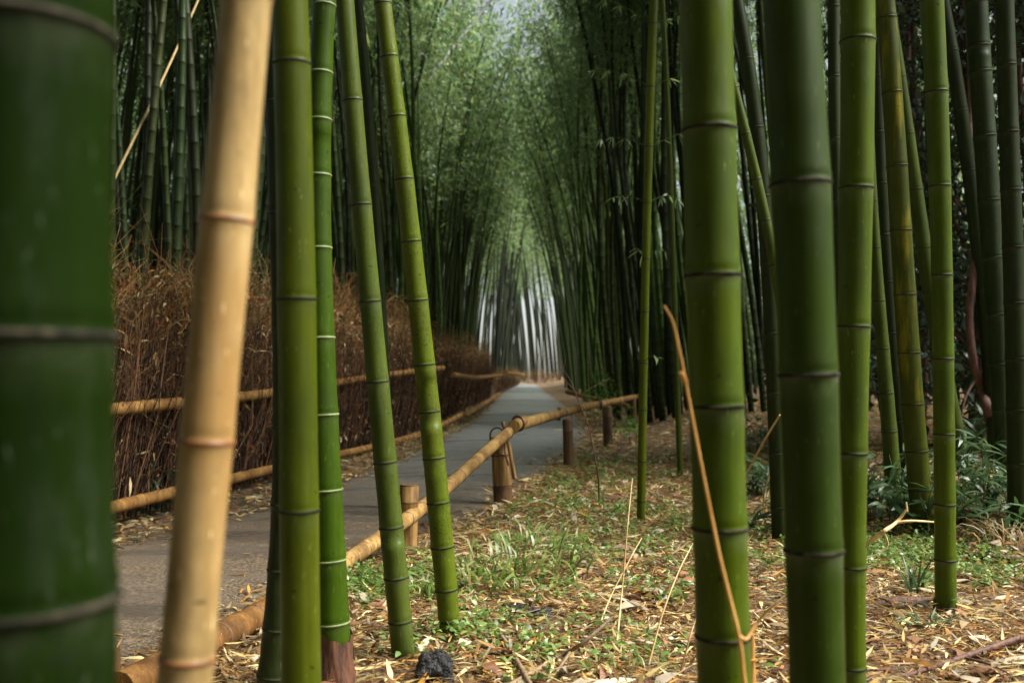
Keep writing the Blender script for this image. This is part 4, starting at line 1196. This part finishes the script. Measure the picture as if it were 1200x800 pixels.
def dwarf(label, x, y, h, n, spread, cols, seedgroup='dwarf bamboo undergrowth', cat='dwarf bamboo', name='dwarf_bamboo', leafL=(.10, .2), mat='plant'):
    """leafy knee-high undergrowth: stems with fans of lance leaves"""
    g0 = gpx(x, y)
    t = empty(name, g0, label, cat, seedgroup)
    sb, lb = MB(), MB()
    for _ in range(n):
        a = random.uniform(0, 6.28); r = spread * math.sqrt(random.random())
        bx, by = r * math.cos(a), r * math.sin(a)
        H = h * random.uniform(.5, 1.1)
        tip = np.array([bx + random.gauss(0, .12), by + random.gauss(0, .12), H])
        L = smooth_line([(bx, by, -.02), (bx * .9 + tip[0] * .1, by * .9 + tip[1] * .1, H * .5), tip], 7)
        tube(sb, L, np.linspace(.004, .0018, 7), 5)
        k = random.randint(9, 15)
        s = RNG.uniform(.35, 1, k)
        pp = L[(s * 6).astype(int)]
        dd = np.stack([RNG.normal(0, 1, k), RNG.normal(0, 1, k), RNG.normal(-.05, .45, k)], 1)
        ll = RNG.uniform(*leafL, k)
        leaves(lb, pp, dd, ll, ll * RNG.uniform(.15, .22, k), pick(cols, k, .2), curl=.5, flat=.4)
    sb.obj('stalks', M['greygreen'], t); lb.obj('foliage', M[mat], t)
    return t


DW = [(0.055, 0.120, 0.040), (0.075, 0.145, 0.055), (0.105, 0.175, 0.080), (0.045, 0.095, 0.032)]
for lab, x, y, h, n, sp in (
        ('dwarf bamboo clump between the tall green and the yellow stained bamboo', 1030, 612, .55, 20, .28),
        ('dwarf bamboo clump at the foot of the yellow stained bamboo', 1080, 622, .42, 16, .26),
        ('tall leafy dwarf bamboo right behind the upright green bamboo', 1138, 596, .62, 17, .34),
        ('leafy dwarf bamboo in front of the slate green bamboo', 1165, 622, .42, 14, .32),
        ('leafy undergrowth at the right edge below the very dark bamboo', 1196, 600, .42, 12, .3),
        ('small leafy undergrowth at the far back beside the vine', 1148, 540, .6, 18, .4),
        ('low dark leaves behind the tall green bamboo at its left', 1008, 600, .35, 10, .2),
        ('leafy weeds in the gap left of the large dark bamboo', 892, 582, .42, 16, .3),
        ('farther leafy weeds high in the gap left of the large dark bamboo', 884, 530, .5, 14, .4),
        ('low leafy weeds in the gap above the orange stub', 902, 628, .25, 10, .22)):
    dwarf(lab, x, y, h, n, sp, DW)
BR = [(0.10, 0.26, 0.030), (0.14, 0.32, 0.05), (0.08, 0.20, 0.03)]
dwarf('fresh bright green shrub beside the path beyond the rail fence', 708, 500, 1.05, 12, .4, BR, None, 'shrub', 'leafy_shrub', (.12, .22))
dwarf('bright green seedling leaves low behind the slender bamboo', 742, 520, .6, 7, .3, BR, None, 'shrub', 'leafy_shrub', (.10, .18))
dwarf('dark ivy like leaves in the brush fence beside the dry tan stalk', 186, 603, .5, 13, .35, [(.05, .11, .07), (.07, .14, .09), (.04, .08, .04)], None, 'ivy', 'ivy', (.06, .11))
dwarf('dark leaves at the foot of the brush fence near the thick left bamboo', 140, 606, .40, 12, .3, [(.05, .11, .08), (.09, .15, .11), (.04, .08, .04)], None, 'ivy', 'ivy', (.05, .10))


def bush(label, x, Y, h, w, n, cols, mat='glossleaf', name='evergreen_tree', leafL=(.10, .18)):
    """dark evergreen: forked trunk and leaf clumps through an uneven crown"""
    X = (x - 600) / F * Y
    t = empty(name, (X, Y, float(gz(X, Y))), label, 'tree', 'evergreens behind the right grove')
    tb = MB(); lb = MB()
    tube(tb, smooth_line([(0, 0, -.1), (.1, 0, h * .3), (-.05, .1, h * .7), (.1, 0, h * .95)], 12), np.linspace(.09, .02, 12), 9)
    cl = []
    for _ in range(60):
        z = random.uniform(.08, 1.0) * h; a = random.uniform(0, 6.28); r = w * math.sqrt(random.random()) * (1 - .45 * (z / h) ** 2)
        p = np.array([r * math.cos(a), r * math.sin(a) * .8, z]); cl.append(p)
        if random.random() < .5:
            tube(tb, smooth_line([(0, 0, z * .7), p * .5 + np.array([0, 0, z * .42]), p], 6), np.linspace(.025, .005, 6), 5)
    cl = np.array(cl)
    pos = cl[RNG.integers(0, len(cl), n)] + RNG.normal(size=(n, 3)) * .28
    d = RNG.normal(size=(n, 3)) + np.array([0, 0, -.3]); L = RNG.uniform(*leafL, n)
    leaves(lb, pos, d, L, L * RNG.uniform(.3, .45, n), pick(cols, n, .2), curl=.4)
    tb.obj('trunk', M['vine'], t); lb.obj('crown', M[mat], t)


EV = [(0.020, 0.045, 0.018), (0.030, 0.060, 0.025), (0.040, 0.075, 0.035)]
bush('dark glossy evergreen filling the gap behind the two right hand green bamboos', 1075, 13.0, 7.0, 1.7, 5200, EV)
bush('dark glossy evergreen behind the slate green bamboo', 1140, 11.5, 7.0, 1.6, 5200, EV)
bush('dark evergreen at the right edge behind the very dark bamboo', 1205, 11.0, 7.0, 1.6, 4600, EV)

# ------------------------------------------------------------------ damp air
hb = MB()
hv = np.array([(x, y, z) for x in (-160, 160) for y in (-70, 270) for z in (-1.3, 32)], float)
hb.add(hv, np.array([[0, 1, 3, 2], [4, 6, 7, 5], [0, 4, 5, 1], [2, 3, 7, 6], [0, 2, 6, 4], [1, 5, 7, 3]]))
hm = bpy.data.materials.new('damp_air'); hm.use_nodes = True; hn = hm.node_tree; hn.nodes.clear()
ho = hn.nodes.new('ShaderNodeOutputMaterial'); pv_ = hn.nodes.new('ShaderNodeVolumePrincipled')
pv_.inputs['Color'].default_value = (0.80, 0.93, 0.88, 1); pv_.inputs['Density'].default_value = HAZE; pv_.inputs['Anisotropy'].default_value = 0.2
hn.links.new(pv_.outputs[0], ho.inputs['Volume'])
if HAZE > 0: tag(hb.obj('haze', hm, smooth=False), 'thin pale damp air in the grove', 'haze', kind='stuff')

# ------------------------------------------------------------------ camera, light, sky
cam = bpy.data.cameras.new('camera'); co = bpy.data.objects.new('camera', cam); COL.objects.link(co)
co.location = (0, 0, CAMH); co.rotation_euler = (math.pi / 2 + PITCH, 0, 0)
cam.lens = 35.0; cam.sensor_width = 36.0; cam.clip_start = 0.05; cam.clip_end = 600
cam.dof.use_dof = True; cam.dof.focus_distance = 4.9; cam.dof.aperture_fstop = 2.5; cam.dof.aperture_blades = 9
SC.camera = co

w = bpy.data.worlds.new('World'); SC.world = w; w.use_nodes = True
nt = w.node_tree; nt.nodes.clear()
wo = nt.nodes.new('ShaderNodeOutputWorld'); bg = nt.nodes.new('ShaderNodeBackground'); sk = nt.nodes.new('ShaderNodeTexSky')
S = Vector((0.84, -0.10, 0.98)).normalized()
EL = math.asin(S.z); AZ = math.atan2(S.x, S.y)
sk.sky_type = 'NISHITA'; sk.sun_disc = False; sk.sun_elevation = EL; sk.sun_rotation = AZ
sk.air_density = 1.0; sk.dust_density = 1.0; sk.ozone_density = 1.0
bg.inputs[1].default_value = 0.05
hsv = nt.nodes.new('ShaderNodeHueSaturation')       # high thin cloud: paler than a clear blue sky
hsv.inputs['Saturation'].default_value = 0.42; hsv.inputs['Value'].default_value = 1.3
nt.links.new(sk.outputs[0], hsv.inputs['Color']); nt.links.new(hsv.outputs[0], bg.inputs[0]); nt.links.new(bg.outputs[0], wo.inputs[0])
sun = bpy.data.lights.new('sun', 'SUN'); sun.energy = 5.0; sun.angle = math.radians(30); sun.color = (1.0, 0.965, 0.90)
so = bpy.data.objects.new('sun', sun); COL.objects.link(so); so.rotation_euler = S.to_track_quat('Z', 'Y').to_euler(); so.location = S * 30

vs = SC.view_settings
vs.view_transform = 'Standard'; vs.look = 'None'; vs.gamma = 1.0; vs.exposure = 1.43; vs.use_curve_mapping = False
SC.render.engine = 'CYCLES'
cy = SC.cycles
cy.max_bounces = 8; cy.diffuse_bounces = 3; cy.glossy_bounces = 2; cy.transmission_bounces = 4; cy.transparent_max_bounces = 4
cy.sample_clamp_indirect = 6.0; cy.use_denoising = True
